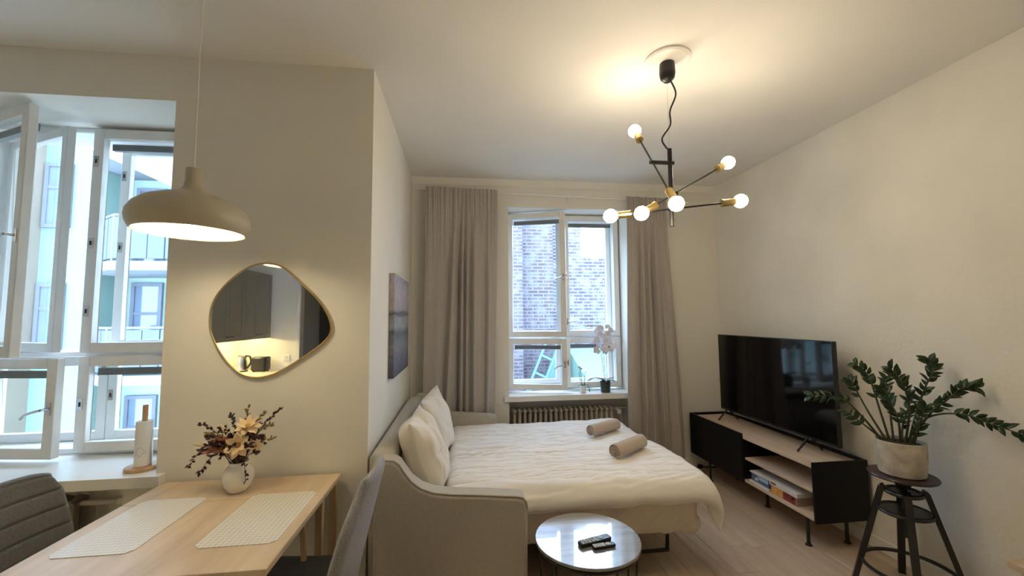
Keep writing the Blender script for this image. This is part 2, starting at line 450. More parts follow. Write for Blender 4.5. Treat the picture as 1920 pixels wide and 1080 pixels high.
def window(name, x0, x1, yin, z0, z1, ztr, angs, depth=.24, outer=0., blinds=True, plates=True):
    win = sroot(name, ((x0 + x1) / 2, yin, z0))
    cw = .028; ya, yb = yin + .012, yin + depth
    fr = MB().box(x0, x0 + cw, ya, yb, z0, z1).box(x1 - cw, x1, ya, yb, z0, z1).box(x0 + cw, x1 - cw, ya, yb, z1 - cw, z1).box(x0 + cw, x1 - cw, ya, yb, z0, z0 + cw)
    fr.box(x0 + cw, x1 - cw, ya + .005, yb - .01, ztr - .014, ztr + .014)
    fr.build('casing', M_winpaint, win, smooth=False, bevel=.004)
    w = (x1 - x0) / 2 - .012
    hu = z1 - .018 - (ztr + .010); hl = (ztr - .010) - (z0 + .015)
    aU, aL, oU, oL = angs
    P = plates
    make_sash(win, 'sash', (x0 + .012, yin - .028, ztr + .010), w, hu, aU, 1, handle=(hu * .47, 1), blind=blinds, label='upper casement swung open into the room' if aU > 5 else None)
    make_sash(win, 'sash', (x0 + .012, yin - .028, z0 + .015), w, hl, aL, 1, handle=(hl * .5, 1), blind=blinds, label='lower casement ajar' if aL > 5 else None)
    make_sash(win, 'sash', (x1 - .012, yin - .028, ztr + .010), w, hu, 0, -1, blind=blinds, plates=(hu * .18, hu * .48, hu * .85) if P else (hu * .5,), handle=None if P else (hu * .12, 0))
    make_sash(win, 'sash', (x1 - .012, yin - .028, z0 + .015), w, hl, 0, -1, blind=blinds, plates=(hl * .5,))
    # outer leaves
    yo = yin + depth - .05; w2 = w - .02
    make_sash(win, 'outer_sash', (x0 + .03, yo, ztr + .018), w2, hu - .03, oU, 1, fw=.05, t=.038)
    make_sash(win, 'outer_sash', (x0 + .03, yo, z0 + .030), w2, hl - .035, oL, 1, fw=.05, t=.038, plates=(hl - .07,))
    make_sash(win, 'outer_sash', (x1 - .03, yo, ztr + .018), w2, hu - .03, 0, -1, fw=.05, t=.038, plates=(hu * .48, hu * .83) if P else ())
    make_sash(win, 'outer_sash', (x1 - .03, yo, z0 + .030), w2, hl - .035, 0, -1, fw=.05, t=.038, plates=(hl * .5,) if P else ())
    return win
window('window_1', -2.733, -1.457, 2.575, .775, 2.624, 1.318, (27, 10, 27, 0), depth=.22)
window('window_2', .457, 1.683, 4.20, .765, 2.598, 1.300, (18, 15, 17, 0), depth=.22, plates=False)
# window sills
def sill(name, x0, x1, yf, yb, z0, z1, ext0, ext1, yw):
    b = MB().prism([(x0 - ext0, yf), (x1 + ext1, yf), (x1 + ext1, yw - .001), (x1 - .002, yw - .001), (x1 - .002, yb), (x0 + .002, yb), (x0 + .002, yw - .001), (x0 - ext0, yw - .001)], lambda a, c, d: Vector((a, c, d)), z0, z1)
    return b.build(name, M_sill, smooth=False, bevel=.006)
s1 = sill('trim_2', -2.733, XJ, 2.165, 2.60, .722, .772, .0, .045, YM); struct(s1); s1['label'] = 'glossy white sill under the open window beside the table'
s2 = sill('trim_3', .455, 1.685, 3.925, 4.23, .702, .752, .05, .0, YB); struct(s2); s2['label'] = 'glossy white sill above the radiator'

# ------------------------------------------------------------------ outdoors
ground = struct(MB().box(-30, 30, 4.6, 40, -7.2, -7.0).build('courtyard_ground', M_ground, smooth=False))
apt = thing('apartment_building', 'pale rendered apartment block with stacked balconies outside the window beside the table', 'building', (-8, 9, -7))
MB().box(-7.15, -3.2, 9.6, 14, -7, 5.4).build('facade', M_outwhite_lift, apt, smooth=False)
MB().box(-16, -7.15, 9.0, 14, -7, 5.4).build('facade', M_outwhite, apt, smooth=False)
MB().box(-8.75, -8.22, 8.55, 9.0, -7, 5.4).build('pilaster', M_outcream, apt, smooth=False)
def fwin(b, x0, x1, z0, z1, y, door=False):
    f = MB().box(x0, x1, y - .06, y + .05, z0, z0 + .07).box(x0, x1, y - .06, y + .05, z1 - .07, z1).box(x0, x0 + .07, y - .06, y + .05, z0 + .07, z1 - .07).box(x1 - .07, x1, y - .06, y + .05, z0 + .07, z1 - .07)
    f.box(x0 + .07, x1 - .07, y - .05, y + .04, z0 + (z1 - z0) * .6, z0 + (z1 - z0) * .6 + .06)
    o = f.build('window' if not door else 'balcony_door', M_outdark, b, smooth=False)
    MB().box(x0 + .05, x1 - .05, y - .03, y - .015, z0 + .05, z1 - .05).build('pane', M_darkglass, o, smooth=False)
    return o
for z in (-2.0, .95, 3.35):
    fwin(apt, -8.18, -7.70, z, z + 1.3, 9.0)
    fwin(apt, -10.6, -9.4, z, z + 1.3, 9.0)
for zs in (-2.0, .36, 2.42, 4.55):
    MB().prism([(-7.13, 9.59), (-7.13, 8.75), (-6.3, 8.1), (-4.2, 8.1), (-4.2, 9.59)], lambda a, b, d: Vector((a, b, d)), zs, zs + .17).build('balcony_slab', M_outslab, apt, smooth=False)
    rail = MB()
    path = [(-7.08, 8.78), (-6.28, 8.15), (-4.25, 8.15)]
    for (ax, ay), (bx, by) in zip(path[:-1], path[1:]):
        L = math.hypot(bx - ax, by - ay); n = max(1, round(L / .28)); ang = math.atan2(by - ay, bx - ax)
        for i in range(n):
            Mx = T3(ax, ay, 0) @ Matrix.Rotation(ang, 4, 'Z')
            MB().box(i * L / n + .012, (i + 1) * L / n - .012, -.012, .012, zs + .22, zs + .98, Mx).build('railing_panel', M_outrail, apt, smooth=False)
    rail.tube([(x, y, zs + 1.02) for x, y in path], .025, 8)
    for x, y in path: rail.cyl((x, y, zs + .15), (x, y, zs + 1.02), .02, n=8)
    rail.build('railing', M_outdark, apt)
    fwin(apt, -6.95, -6.35, zs + .25, zs + 1.95, 9.6, True)
    MB().box(-6.05, -5.93, 9.52, 9.6, zs + 1.45, zs + 1.65).build('wall_lamp', M_outdark, apt, smooth=False)
bb = thing('brick_building', 'red and grey brick building outside the window above the radiator', 'building', (2, 10, -7))
MB().box(-1.5, 1.45, 9.6, 16, -7, 4.6).build('brick_wall', M_brick1, bb, smooth=False)
MB().box(1.45, 2.25, 9.85, 16, -7, 4.6).build('brick_wall', M_brick1, bb, smooth=False)
MB().box(2.25, 3.05, 10.1, 16, -7, 4.6).build('brick_wall', M_brick2, bb, smooth=False)
MB().box(3.05, 4.7, 10.1, 16, -7, 3.05).build('brick_wall', M_brick2, bb, smooth=False)
MB().box(4.7, 8.0, 9.9, 16, -7, 2.4).build('brick_wall', M_brick2, bb, smooth=False)
struct(MB().box(0, 6.5, 7.2, 9.58, -.6, -.3).build('terrace_ground', M_outslab, smooth=False))
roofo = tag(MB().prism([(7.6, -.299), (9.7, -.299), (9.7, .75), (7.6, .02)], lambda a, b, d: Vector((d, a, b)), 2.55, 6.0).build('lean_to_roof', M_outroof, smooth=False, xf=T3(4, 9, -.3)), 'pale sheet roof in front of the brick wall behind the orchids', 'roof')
for k, (x0, lean) in enumerate(((1.66, .42), (1.84, .33), (2.02, .22), (2.20, .10))):
    Mx = T3(x0, 9.0 + .05 * k, -.295) @ Matrix.Rotation(lean, 4, 'Y') @ Matrix.Rotation(R(-14), 4, 'X')
    tag(MB().box(0, .15, 0, .04, 0, 1.6, Mx).build('site_board', M_cyan, smooth=False, xf=Mx), ('leaning turquoise board outside, next to the ladder', 'second leaning turquoise board from the ladder outside', 'third leaning turquoise board from the ladder outside', 'steepest turquoise board outside, beside the pale roof')[k], 'board', 'turquoise boards outside the window')
Mx = T3(1.30, 8.9, -.295) @ Matrix.Rotation(.45, 4, 'Y') @ Matrix.Rotation(R(-14), 4, 'X')
lad = thing('ladder', 'pale turquoise ladder leaning on the red brick wall outside', 'ladder', (1.30, 8.9, -.295))
MB().box(0, .05, 0, .04, 0, 1.7, Mx).build('rail', M_cyan, lad, smooth=False)
MB().box(.30, .35, 0, .04, 0, 1.7, Mx).build('rail', M_cyan, lad, smooth=False)
for k in range(4): MB().box(.05, .30, .01, .03, .25 + .42 * k, .30 + .42 * k, Mx).build('rung', M_cyan, lad, smooth=False)

# ------------------------------------------------------------------ curtains, rod, radiator
rod = thing('curtain_rod', 'thin white curtain rod across the top of the radiator window', 'curtain rod', (.9, 3.885, 2.71))
def rodz(x): return 2.737 - .021 * (x + .41)
rb = MB().cyl((-.415, 3.885, rodz(-.415)), (2.30, 3.885, rodz(2.30)), .009, n=12); rb.build('pole', M_cord, rod)
for x in (-.415, 2.30): MB().cyl((x - .02, 3.885, rodz(x)), (x + .02, 3.885, rodz(x)), .014, n=12).build('finial', M_cord, rod)
for x in (-.345, 1.06, 2.26):
    MB().box(x - .008, x + .008, 3.873, YB - .0005, rodz(x) - .012, rodz(x) + .012).box(x - .014, x + .014, YB - .007, YB - .0005, rodz(x) - .05, rodz(x) + .03).build('bracket', M_trim, rod, smooth=False)
MB().tube([(1.06 + .012 * math.cos(t), 3.87, rodz(1.06) - .035 + .03 * math.sin(t)) for t in [i * math.pi / 6 for i in range(12)]], .002, 6, closed=True).build('ring', M_cord, rod)

def curtain(label, top, bot, zb, seed, folds, pleats):
    r = random.Random(seed)
    ph = [(r.uniform(0, 6.28), f, a) for f, a in folds]
    gph = [r.uniform(0, 6.28) for _ in range(3)]
    def P(u, v):
        t = v
        x0 = lerp(top[0], bot[0], sstep(0, 1, t)); x1 = lerp(top[1], bot[1], sstep(0, 1, t))
        g = math.exp(-t * 9)
        wig = sum(a * math.sin(p + 6.283 * f * (u + .03 * math.sin(3 * t + p))) for p, f, a in ph)
        for (pu, pb, pd, pw_) in pleats:
            uc = lerp(pu, pb, t); q_ = (u - uc) / pw_; wig += pd * (math.exp(-q_ * q_) - .8 * math.exp(-(q_ - 1.7) ** 2))
        ga = .010 * math.sin(6.283 * 17 * u + gph[0]) + .006 * math.sin(6.283 * 29 * u + gph[1])
        uu = u + .018 * math.sin(6.283 * 3 * u + gph[2]) * (.3 + t)
        amp = .25 + .75 * sstep(0, .35, t)
        zt = rodz(lerp(x0, x1, u)) + .018 + .004 * math.sin(6.283 * 21 * u)
        z = lerp(zt, zb, t)
        hit = math.exp(-((t - .012) / .012) ** 2)          # pinch on the rod
        y = 3.868 + (wig * amp) * (1 - .5 * g) + ga * g * (1 - .5 * hit) - .012
        return Vector((lerp(x0, x1, max(0, min(1, uu))), min(y, 3.938), z))
    c = MB().sheet(P, lambda u, v: .005, 220, 60)
    return c.build('curtain', M_curtain, xf=T3((top[0] + top[1]) / 2, 3.885, zb), angle=80)
tag(curtain('l', (-.335, .345), (-.35, .31), .04, 5, ((1.5, .016), (3.2, .008), (5.3, .005)), ((.36, .26, .040, .030), (.46, .45, .045, .028), (.54, .58, .034, .026), (.62, .66, .040, .028), (.80, .84, .020, .04))), 'greige linen curtain hanging behind the bed pillows and far sofa arm', 'curtain')
tag(curtain('r', (1.645, 2.065), (1.60, 2.17), .02, 11, ((1.6, .016), (3.4, .008), (5.1, .005)), ((.30, .24, .036, .034), (.46, .42, .026, .03), (.60, .58, .042, .032), (.78, .80, .022, .04))), 'greige linen curtain hanging between the radiator and the television bench', 'curtain')

rad = thing('radiator', 'old cream column radiator in the niche under the orchid sill', 'radiator', (1.0, 4.1, .0))
colm = None
for i in range(20):
    x = .515 + i * .0518
    if colm is None:
        b = MB()
        for yy in (4.035, 4.085, 4.135):
            b.tube([(x, yy, .13), (x, yy, .16), (x, yy, .54), (x, yy, .57)], [.012, .0155, .0155, .012], 10)
        b.tube([(x, 4.02, .57), (x, 4.035, .585), (x, 4.085, .592), (x, 4.135, .585), (x, 4.15, .57)], [.010, .016, .018, .016, .010], 10)
        b.tube([(x, 4.02, .13), (x, 4.085, .11), (x, 4.15, .13)], [.012, .018, .012], 10)
        c0 = b.build('section', M_radiator, rad, xf=T3(x, 4.085, .1)); colm = c0.data
    else:
        link('section', colm, rad, T3(x, 4.085, .1))
MB().cyl((.49, 4.085, .575), (1.53, 4.085, .575), .012, n=10).cyl((.49, 4.085, .125), (1.53, 4.085, .125), .012, n=10).build('header_pipe', M_radiator, rad)
for x in (.60, 1.42): MB().box(x - .01, x + .01, 4.06, 4.11, 0, .1).build('foot', M_radiator, rad, smooth=False)
vb = MB().cyl((1.53, 4.085, .575), (1.684, 4.085, .575), .010, n=10); vb.build('pipe', M_radiator, rad)
MB().cyl((1.565, 4.07, .572), (1.565, 3.985, .560), .020, .024, n=16).build('valve', M_white, rad, bevel=.003)

rad2 = thing('radiator', 'dark column radiator in the niche below the sill by the dining table', 'radiator', (-2.1, 2.45, 0))
me2 = None
for i in range(11):
    x = -2.55 + i * .06
    if me2 is None:
        b = MB()
        for yy in (2.40, 2.46): b.tube([(x, yy, .10), (x, yy, .13), (x, yy, .55), (x, yy, .58)], [.012, .018, .018, .012], 8)
        b.tube([(x, 2.385, .58), (x, 2.43, .60), (x, 2.475, .58)], [.012, .018, .012], 8)
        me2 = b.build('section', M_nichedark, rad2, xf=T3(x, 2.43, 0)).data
    else: link('section', me2, rad2, T3(x, 2.43, 0))
MB().cyl((-2.57, 2.43, .57), (-1.72, 2.43, .57), .014, n=10).cyl((-2.57, 2.43, .12), (-1.93, 2.43, .12), .012, n=10).build('pipe', M_radiator, rad2)
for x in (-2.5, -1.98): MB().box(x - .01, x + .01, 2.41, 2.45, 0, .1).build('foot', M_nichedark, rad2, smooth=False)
MB().cyl((-1.76, 2.43, .57), (-1.66, 2.43, .57), .022, .026, n=14).build('valve', M_white, rad2)

# ------------------------------------------------------------------ sofa bed
SY0, SY1 = 2.015, 3.80
sofa = thing('sofa_bed', 'grey-beige upholstered sofa pulled out into a bed along the side wall', 'sofa bed', (.4, 2.9, 0))
arm_prof = [(-.405, .09), (.315, .09), (.318, .58), (.312, .615), (.295, .633), (.265, .640), (.10, .656), (-.05, .668), (-.13, .680), (-.19, .704), (-.235, .740), (-.268, .785), (-.290, .818), (-.315, .836), (-.36, .842), (-.39, .836), (-.405, .815)]
for name_, ya, yb, lab in (('arm', SY0, SY0 + .115, None), ('arm', SY1 - .115, SY1, None)):
    b = MB().prism(arm_prof, lambda a, c, d: Vector((a, d, c)), ya, yb)
    o = b.build(name_, M_sofa, sofa, bevel=.018, angle=30); o.modifiers['bevel'].segments = 4; o.modifiers['bevel'].angle_limit = R(50)
pip = MB().tube([Vector((a, SY0 + .006, c)) + Vector((0, 0, .0)) for a, c in arm_prof[2:]], .004, 6); pip.build('piping', M_sofa, sofa)
for s_ in (0,):
    b = MB(); b.box(-.455, -.335, SY0 + .118, SY1 - .118, .12, .835, Matrix()); o = b.build('backrest', M_sofa, sofa, bevel=.035); o.modifiers['bevel'].segments = 4
    for k in range(2):
        ya = SY0 + .13 + k * .765
        Mx = T3(-.255, 0, .42) @ Matrix.Rotation(R(-9), 4, 'Y') @ T3(.255, 0, -.42)
        b = MB().box(-.325, -.215, ya, ya + .755, .40, .735, Mx); o = b.build('back_cushion', M_sofa, sofa, bevel=.03); o.modifiers['bevel'].segments = 4
MB().box(-.40, .30, SY0 + .116, SY1 - .116, .12, .235).build('base', M_sofa, sofa, bevel=.01)
for x, y in ((-.36, SY0 + .06), (.26, SY0 + .06), (-.36, SY1 - .06), (.26, SY1 - .06)):
    MB().cyl((x, y, 0), (x, y, .095), .018, .024, n=14).build('leg', M_blackm, sofa)
for y in (2.60, 3.45):     # bed frame's bent-tube legs at the foot end
    MB().tube(spline([(1.02, y, .25), (1.02, y, .03), (1.05, y, .008), (1.29, y, .008), (1.316, y, .03), (1.316, y, .25)], 5), .012, 8).build('leg', M_blackm, sofa)
MB().box(.3, 1.36, 2.46, 3.66, .225, .255).build('bed_frame', M_blackm, sofa, smooth=False)

def rounded_box(x0, x1, y0, y1, z0, z1, r, n, disp=None):
    b = MB(); c = Vector(((x0 + x1) / 2, (y0 + y1) / 2, (z0 + z1) / 2)); h = Vector(((x1 - x0) / 2, (y1 - y0) / 2, (z1 - z0) / 2))
    for ax in range(3):
        for sg in (-1, 1):
            a1, a2 = (ax + 1) % 3, (ax + 2) % 3
            n1 = max(6, int(n * h[a1] / max(h))); n2 = max(6, int(n * h[a2] / max(h)))
            def wrp(t, hh):        # concentrate samples at the rounded rims
                return (t + .0 * t) * hh
            vs = []
            for i in range(n1 + 1):
                for j in range(n2 + 1):
                    p = Vector((0, 0, 0)); p[ax] = sg * h[ax]; p[a1] = (2 * i / n1 - 1) * h[a1]; p[a2] = (2 * j / n2 - 1) * h[a2]
                    q = Vector([max(-(h[k] - r), min(h[k] - r, p[k])) for k in range(3)])
                    d = p - q; nn = d.normalized() if d.length > 0 else Vector((0, 0, 0))
                    w = q + nn * r + c
                    if disp: w = w + nn * disp(w, nn)
                    vs.append(w)
            fs = []
            for i in range(n1):
                for j in range(n2):
                    a = i * (n2 + 1) + j; fs.append((a, a + n2 + 1, a + n2 + 2, a + 1))
            b.add(vs, fs)
    bm = bmesh.new(); 
    return b
def sheet_fold(w, nn):
    if nn.y < -.5:       # loose sheet on the near side: slanting pulled folds
        q = w.x * .75 - w.z * 1.0
        return .026 * noise.noise(Vector((q * 13, w.x * 1.5 + 3, 0))) + .010 * noise.noise(Vector((q * 30, w.x * 3, 4))) + .004 * noise.noise(Vector((w.x * 6, w.z * 6, 1)))
    return .003 * noise.noise(w * 9)
mt = rounded_box(-.17, 1.385, 2.315, 3.68, .245, .465, .055, 150, sheet_fold).build('mattress', M_sheet, sofa, angle=80)
mt['label'] = 'mattress in a beige fitted sheet'

def duvet(label, xa, xb, ya, yb, zt, near_edge, foot_drop, seed, thick=.088):
    # flat coordinates (a,b): a along the bed with the foot overhang, b across the bed
    bendx = 1.365; La = foot_drop(.5) + .12
    r = .085
    def bend(d, rr):             # d past the bend line -> (forward, drop)
        if d <= 0: return d, 0.
        th = min(d / rr, 1.35); f = rr * math.sin(th); z = rr * (1 - math.cos(th)); rest = d - rr * th
        if rest > 0: f += rest * math.cos(1.35); z += rest * math.sin(1.35)
        return f, z
    def P(u, v):
        amax = xb + foot_drop(v)
        a = lerp(xa, amax, u); b = lerp(ya - near_edge, yb, v)
        fx, dz1 = bend(a - bendx, r)
        X = bendx + fx
        fy, dz2 = bend(-(b - (ya + .05)), .075)
        Y = (ya + .05) - fy
        def ridge(x, y, w): return 1 - 2 * abs(noise.noise(Vector((x, y, w))))
        wv = b + .035 * noise.noise(Vector((a * 2.2, b * 2, seed)))
        wr = .016 * noise.noise(Vector((a * 2.0, b * 2.5, seed))) + .008 * ridge(a * 1.3, wv * 7, seed) + .009 * ridge(a * 1.9 + 5, wv * 15 + a * 1.5, seed + 2) + .006 * ridge(a * 4, wv * 33 - a * 3, seed + 5) + .006 * ridge(a * 7, b * 7, seed + 8)
        return Vector((X + .012 * noise.noise(Vector((b * 5, seed, 0))) * sstep(.8, 1, u), Y + .008 * noise.noise(Vector((a * 5, seed + 9, 0))), zt - dz1 - dz2 + wr))
    def T(u, v):
        e = min(1, min(u, 1 - u) / .045) ; g = min(1, min(v, 1 - v) / .07)
        return max(.004, thick * math.sqrt(max(0, 1 - (1 - e) ** 2)) * math.sqrt(max(0, 1 - (1 - g) ** 2)))
    return MB().sheet(P, T, 150, 150, .02)
d1 = duvet('near', -.09, 1.30, 2.30, 3.025, .524, .09, lambda v: lerp(.29, .20, sstep(0, .5, v)), 3.1)
tag(d1.build('duvet', M_duvet, xf=T3(.6, 2.68, .5), angle=80), 'cream duvet folded over the near half of the bed, drooping at the foot corner', 'duvet')
d2 = duvet('far', -.09, 1.30, 3.045, 3.72, .503, .0, lambda v: lerp(.19, .17, v), 8.7)
tag(d2.build('duvet', M_duvet, xf=T3(.6, 3.4, .5), angle=80), 'cream duvet on the half of the bed under the window', 'duvet')

def pillow(w, h, t, seed, xf, m):
    def P(u, v):
        x = (u - .5) * 2; y = (v - .5) * 2
        pin = 1 - .07 * (1 - x * x) * abs(y) ** 2; pin2 = 1 - .07 * (1 - y * y) * abs(x) ** 2
        sag = .018 * noise.noise(Vector((x * 2, y * 2, seed)))
        return Vector((x * w / 2 * pin2 * 1.0, sag - .03 * (x * x) * (y + 1) * .5, y * h / 2 * pin))
    def T(u, v):
        x = abs(2 * u - 1); y = abs(2 * v - 1)
        base = (max(0, 1 - x ** 2.6) * max(0, 1 - y ** 2.6)) ** .55
        wr = 1 + .10 * noise.noise(Vector((u * 6, v * 6, seed))) + .05 * noise.noise(Vector((u * 16, v * 5, seed + 3)))
        return max(.006, t * base * wr)
    b = MB().sheet(P, T, 44, 44); b.v = [xf @ p for p in b.v]
    return b.build('pillow', m, xf=xf, angle=80)
px1 = T3(-.205, 2.44, .735) @ Matrix.Rotation(R(-22), 4, 'Y') @ Matrix.Rotation(R(88), 4, 'Z')
tag(pillow(.46, .46, .21, 2.2, px1, M_pillow), 'beige pillow leaning in the sofa corner by the near armrest', 'pillow')
px2 = T3(-.185, 3.08, .735) @ Matrix.Rotation(R(-19), 4, 'Y') @ Matrix.Rotation(R(82), 4, 'Z')
tag(pillow(.52, .46, .18, 6.2, px2, M_pillow), 'beige pillow leaning on the sofa back, second from the near armrest', 'pillow')

def towel(c, ang, L, r, label):
    turns = 3.6; n = 130; th = .0070
    inner = []; outer = []
    for i in range(n + 1):
        t = i / n; a = t * turns * 2 * math.pi; rr = lerp(.006, r, t)
        outer.append((rr * math.cos(a), rr * math.sin(a))); inner.append(((rr - th) * math.cos(a), (rr - th) * math.sin(a)))
    xf = T3(*c) @ Matrix.Rotation(ang, 4, 'Z')
    b = MB(); vs = []; m = 7
    ks = [-.5, -.485, -.25, 0, .25, .485, .5]
    for k in ks:
        sc = .93 if abs(k) == .5 else 1
        for p, q in zip(outer, inner):
            wob = 1 + .02 * noise.noise(Vector((k * 4, p[0] * 30, p[1] * 30)))
            vs.append((k * L, p[0] * sc * wob, p[1] * sc * wob)); vs.append((k * L, q[0], q[1]))
    w = 2 * (n + 1); fs = []
    for s in range(m - 1):
        for i in range(n):
            a = s * w + 2 * i
            fs.append((a, a + 2, a + w + 2, a + w)); fs.append((a + 1, a + w + 1, a + w + 3, a + 3))
        fs.append((s * w, s * w + w, s * w + w + 1, s * w + 1)); e = s * w + 2 * n; fs.append((e, e + 1, e + w + 1, e + w))
    for s in (0, m - 1):
        for i in range(n):
            a = s * w + 2 * i; fs.append((a, a + 1, a + 3, a + 2))
    b.add([xf @ Vector(p) for p in vs], fs)
    return tag(b.build('rolled_towel', M_towel, xf=xf, angle=60), label, 'towel')
def rest_z(dv, cx, cy, ang, L, r):      # height of the towel's axis so that it lies on the duvet
    ca, sa = math.cos(ang), math.sin(ang); zs = []
    for p in dv.v:
        lx = (p.x - cx) * ca + (p.y - cy) * sa; ly = -(p.x - cx) * sa + (p.y - cy) * ca
        if abs(lx) < L / 2 and abs(ly) < .02: zs.append(p.z)
    zs.sort(); return zs[int(len(zs) * .93)] + r - .002
towel((1.115, 2.70, rest_z(d1, 1.115, 2.70, R(36), .34, .050)), R(36), .34, .050, 'rolled beige towel on the near duvet')
towel((1.145, 3.27, rest_z(d2, 1.145, 3.27, R(31), .33, .048)), R(31), .33, .048, 'rolled beige towel on the duvet under the window')

# ------------------------------------------------------------------ coffee table and remotes
CT = (.592, 1.957); CTZ = .462
ct = thing('coffee_table', 'small round coffee table with dark wood top and thin wire legs', 'coffee table', (CT[0], CT[1], 0))
M_ctop = wood('coffee_top_veneer', (.17, .17, .18), (.34, .34, .35), (1.6, 30, 10), .22, bump=.25, spec=.9, coat=1.)
MB().lathe([(.001, CTZ - .016), (.240, CTZ - .016), (.246, CTZ - .012), (.246, CTZ - .002), (.244, CTZ), (.001, CTZ)], (CT[0], CT[1], 0), 64).build('table_top', M_ctop, ct)
MB().tube([(CT[0] + .232 * math.cos(t), CT[1] + .232 * math.sin(t), CTZ - .028) for t in [i * math.pi / 24 for i in range(48)]], .007, 8, closed=True).build('rim_ring', M_blackm, ct)
MB().tube([(CT[0] + .20 * math.cos(t), CT[1] + .20 * math.sin(t), .008) for t in [i * math.pi / 24 for i in range(48)]], .006, 8, closed=True).build('base_ring', M_blackm, ct)
for k in range(8):
    a = R(-14 + 45 * k)
    MB().cyl((CT[0] + .232 * math.cos(a), CT[1] + .232 * math.sin(a), CTZ - .028), (CT[0] + .20 * math.cos(a), CT[1] + .20 * math.sin(a), .008), .0042, n=8).build('leg', M_blackm, ct)
def remote(c, ang, L, w, h, label, tilt=0):
    xf = T3(*c) @ Matrix.Rotation(ang, 4, 'Z') @ Matrix.Rotation(tilt, 4, 'Y')
    t = thing('remote_control', label, 'remote'); t.matrix_basis = xf; W[t.name] = xf
    MB().prism([(-L / 2, -w * .42), (-L * .1, -w / 2), (L * .46, -w / 2), (L / 2, -w * .3), (L / 2, w * .3), (L * .46, w / 2), (-L * .1, w / 2), (-L / 2, w * .42)], lambda a, b, d: xf @ Vector((a, b, d)), 0, h).build('body', M_tvbody, t, bevel=.004)
    for i in range(5):
        for j in range(3):
            x = -L * .42 + i * L * .10; y = (j - 1) * w * .28
            MB().box(x - .0045, x + .0045, y - .004, y + .004, h + .0002, h + .0022, xf).build('button', M_papergrey, t, smooth=False)
    MB().lathe([(.011, h + .0002), (.011, h + .002), (.006, h + .0024), (.001, h + .0024)], n=18, M=xf @ T3(L * .18, 0, 0)).build('dial', M_papergrey, t)
    return t
remote((.612, 1.905, CTZ + .001), R(16), .165, .042, .017, 'long black remote control lying on the round coffee table')
remote((.640, 1.863, CTZ + .001), R(8), .11, .030, .012, 'short black remote control beside the longer one on the coffee table')

# ------------------------------------------------------------------ television bench, television, cases on the shelf
BX0, BX1, BY0, BY1, BZ0, BZ1 = 2.232, 2.628, 2.432, 3.862, .178, .558
YD = 3.118                                         # where the closed door ends and the open shelves begin
bench = thing('tv_bench', 'low black television bench with pale oak top and open shelves', 'tv bench', ((BX0 + BX1) / 2, (BY0 + BY1) / 2, 0))
MB().box(BX0, BX1, BY0, BY0 + .016, BZ0, BZ1).build('side_panel', M_black, bench, smooth=False, bevel=.002)
MB().box(BX0 + .02, BX1, BY1 - .016, BY1, BZ0, BZ1).build('side_panel', M_black, bench, smooth=False, bevel=.002)
MB().box(BX1 - .014, BX1, BY0 + .016, BY1 - .016, BZ0, BZ1).build('back_panel', M_black, bench, smooth=False, bevel=.002)
MB().box(BX0 + .018, BX1 - .014, BY0 + .016, BY1 - .016, BZ1 - .044, BZ1 - .022).build('table_top', M_benchwood, bench, smooth=False, bevel=.002)
MB().box(BX0 + .018, BX1 - .014, BY0 + .016, BY1 - .016, BZ0 + .002, BZ0 + .022).build('shelf', M_benchwood, bench, smooth=False, bevel=.002)
MB().box(BX0 + .030, BX1 - .014, BY0 + .016, YD, .352, .370).build('shelf', M_benchwood, bench, smooth=False, bevel=.002)
MB().box(BX0 + .020, BX1 - .014, YD, YD + .016, BZ0 + .022, BZ1 - .044).build('divider', M_black, bench, smooth=False)
MB().box(BX0, BX0 + .017, YD - .004, BY1, BZ0, BZ1).build('door', M_black, bench, smooth=False, bevel=.002)
for x, y in ((2.262, 2.535), (2.535, 2.523), (2.262, 3.60), (2.535, 3.60), (2.40, 3.067)):
    MB().cyl((x, y, .006), (x, y, BZ0 + .002), .011, n=12).cyl((x, y, 0), (x, y, .010), .022, .016, n=16).build('leg', M_blackm, bench)

def case(x0, x1, y0, y1, z0, z1, m, name, label, spine=None):
    t = thing(name, label, 'box', ((x0 + x1) / 2, (y0 + y1) / 2, z0))
    MB().box(x0, x1, y0, y1, z0, z1).build('body', m, t, smooth=False, bevel=.0015)
    if spine:
        for (ya, yb, za, zb, mm) in spine: MB().box(x0 - .0012, x0 + .0005, ya, yb, za, zb).build('print', mm, t, smooth=False)
C_blue = mat('case_blue', (.10, .16, .30), .35, var=.3, vscale=30); C_white = mat('case_white', (.72, .70, .66), .4); C_sky = mat('case_sky', (.45, .58, .75), .4, var=.3, vscale=40)
C_orange = mat('case_orange', (.75, .36, .09), .4, var=.3, vscale=50); C_red = mat('case_red', (.24, .04, .04), .4, var=.5, vscale=40); C_card = mat('case_card', (.42, .33, .25), .6)
sz = BZ0 + .0225
case(2.262, 2.42, 2.875, 3.075, sz, sz + .016, C_white, 'game_case', 'thin white case at the bottom of the blue stack on the bench shelf')
case(2.268, 2.42, 2.880, 3.060, sz + .0162, sz + .075, C_blue, 'game_box', 'blue boxed game with pale streaks on the lower bench shelf', [(2.885, 2.99, sz + .045, sz + .070, C_sky), (2.99, 3.02, sz + .03, sz + .05, C_white)])
case(2.262, 2.42, 2.878, 3.070, sz + .0752, sz + .087, C_white, 'game_case', 'thin white case lying on top of the blue boxed game')
case(2.268, 2.45, 2.625, 2.855, sz, sz + .060, C_card, 'game_box', 'orange and dark red boxed game under a white box on the bench shelf', [(2.745, 2.850, sz + .006, sz + .056, C_orange), (2.630, 2.740, sz + .006, sz + .056, C_red), (2.650, 2.665, sz + .03, sz + .045, C_white)])
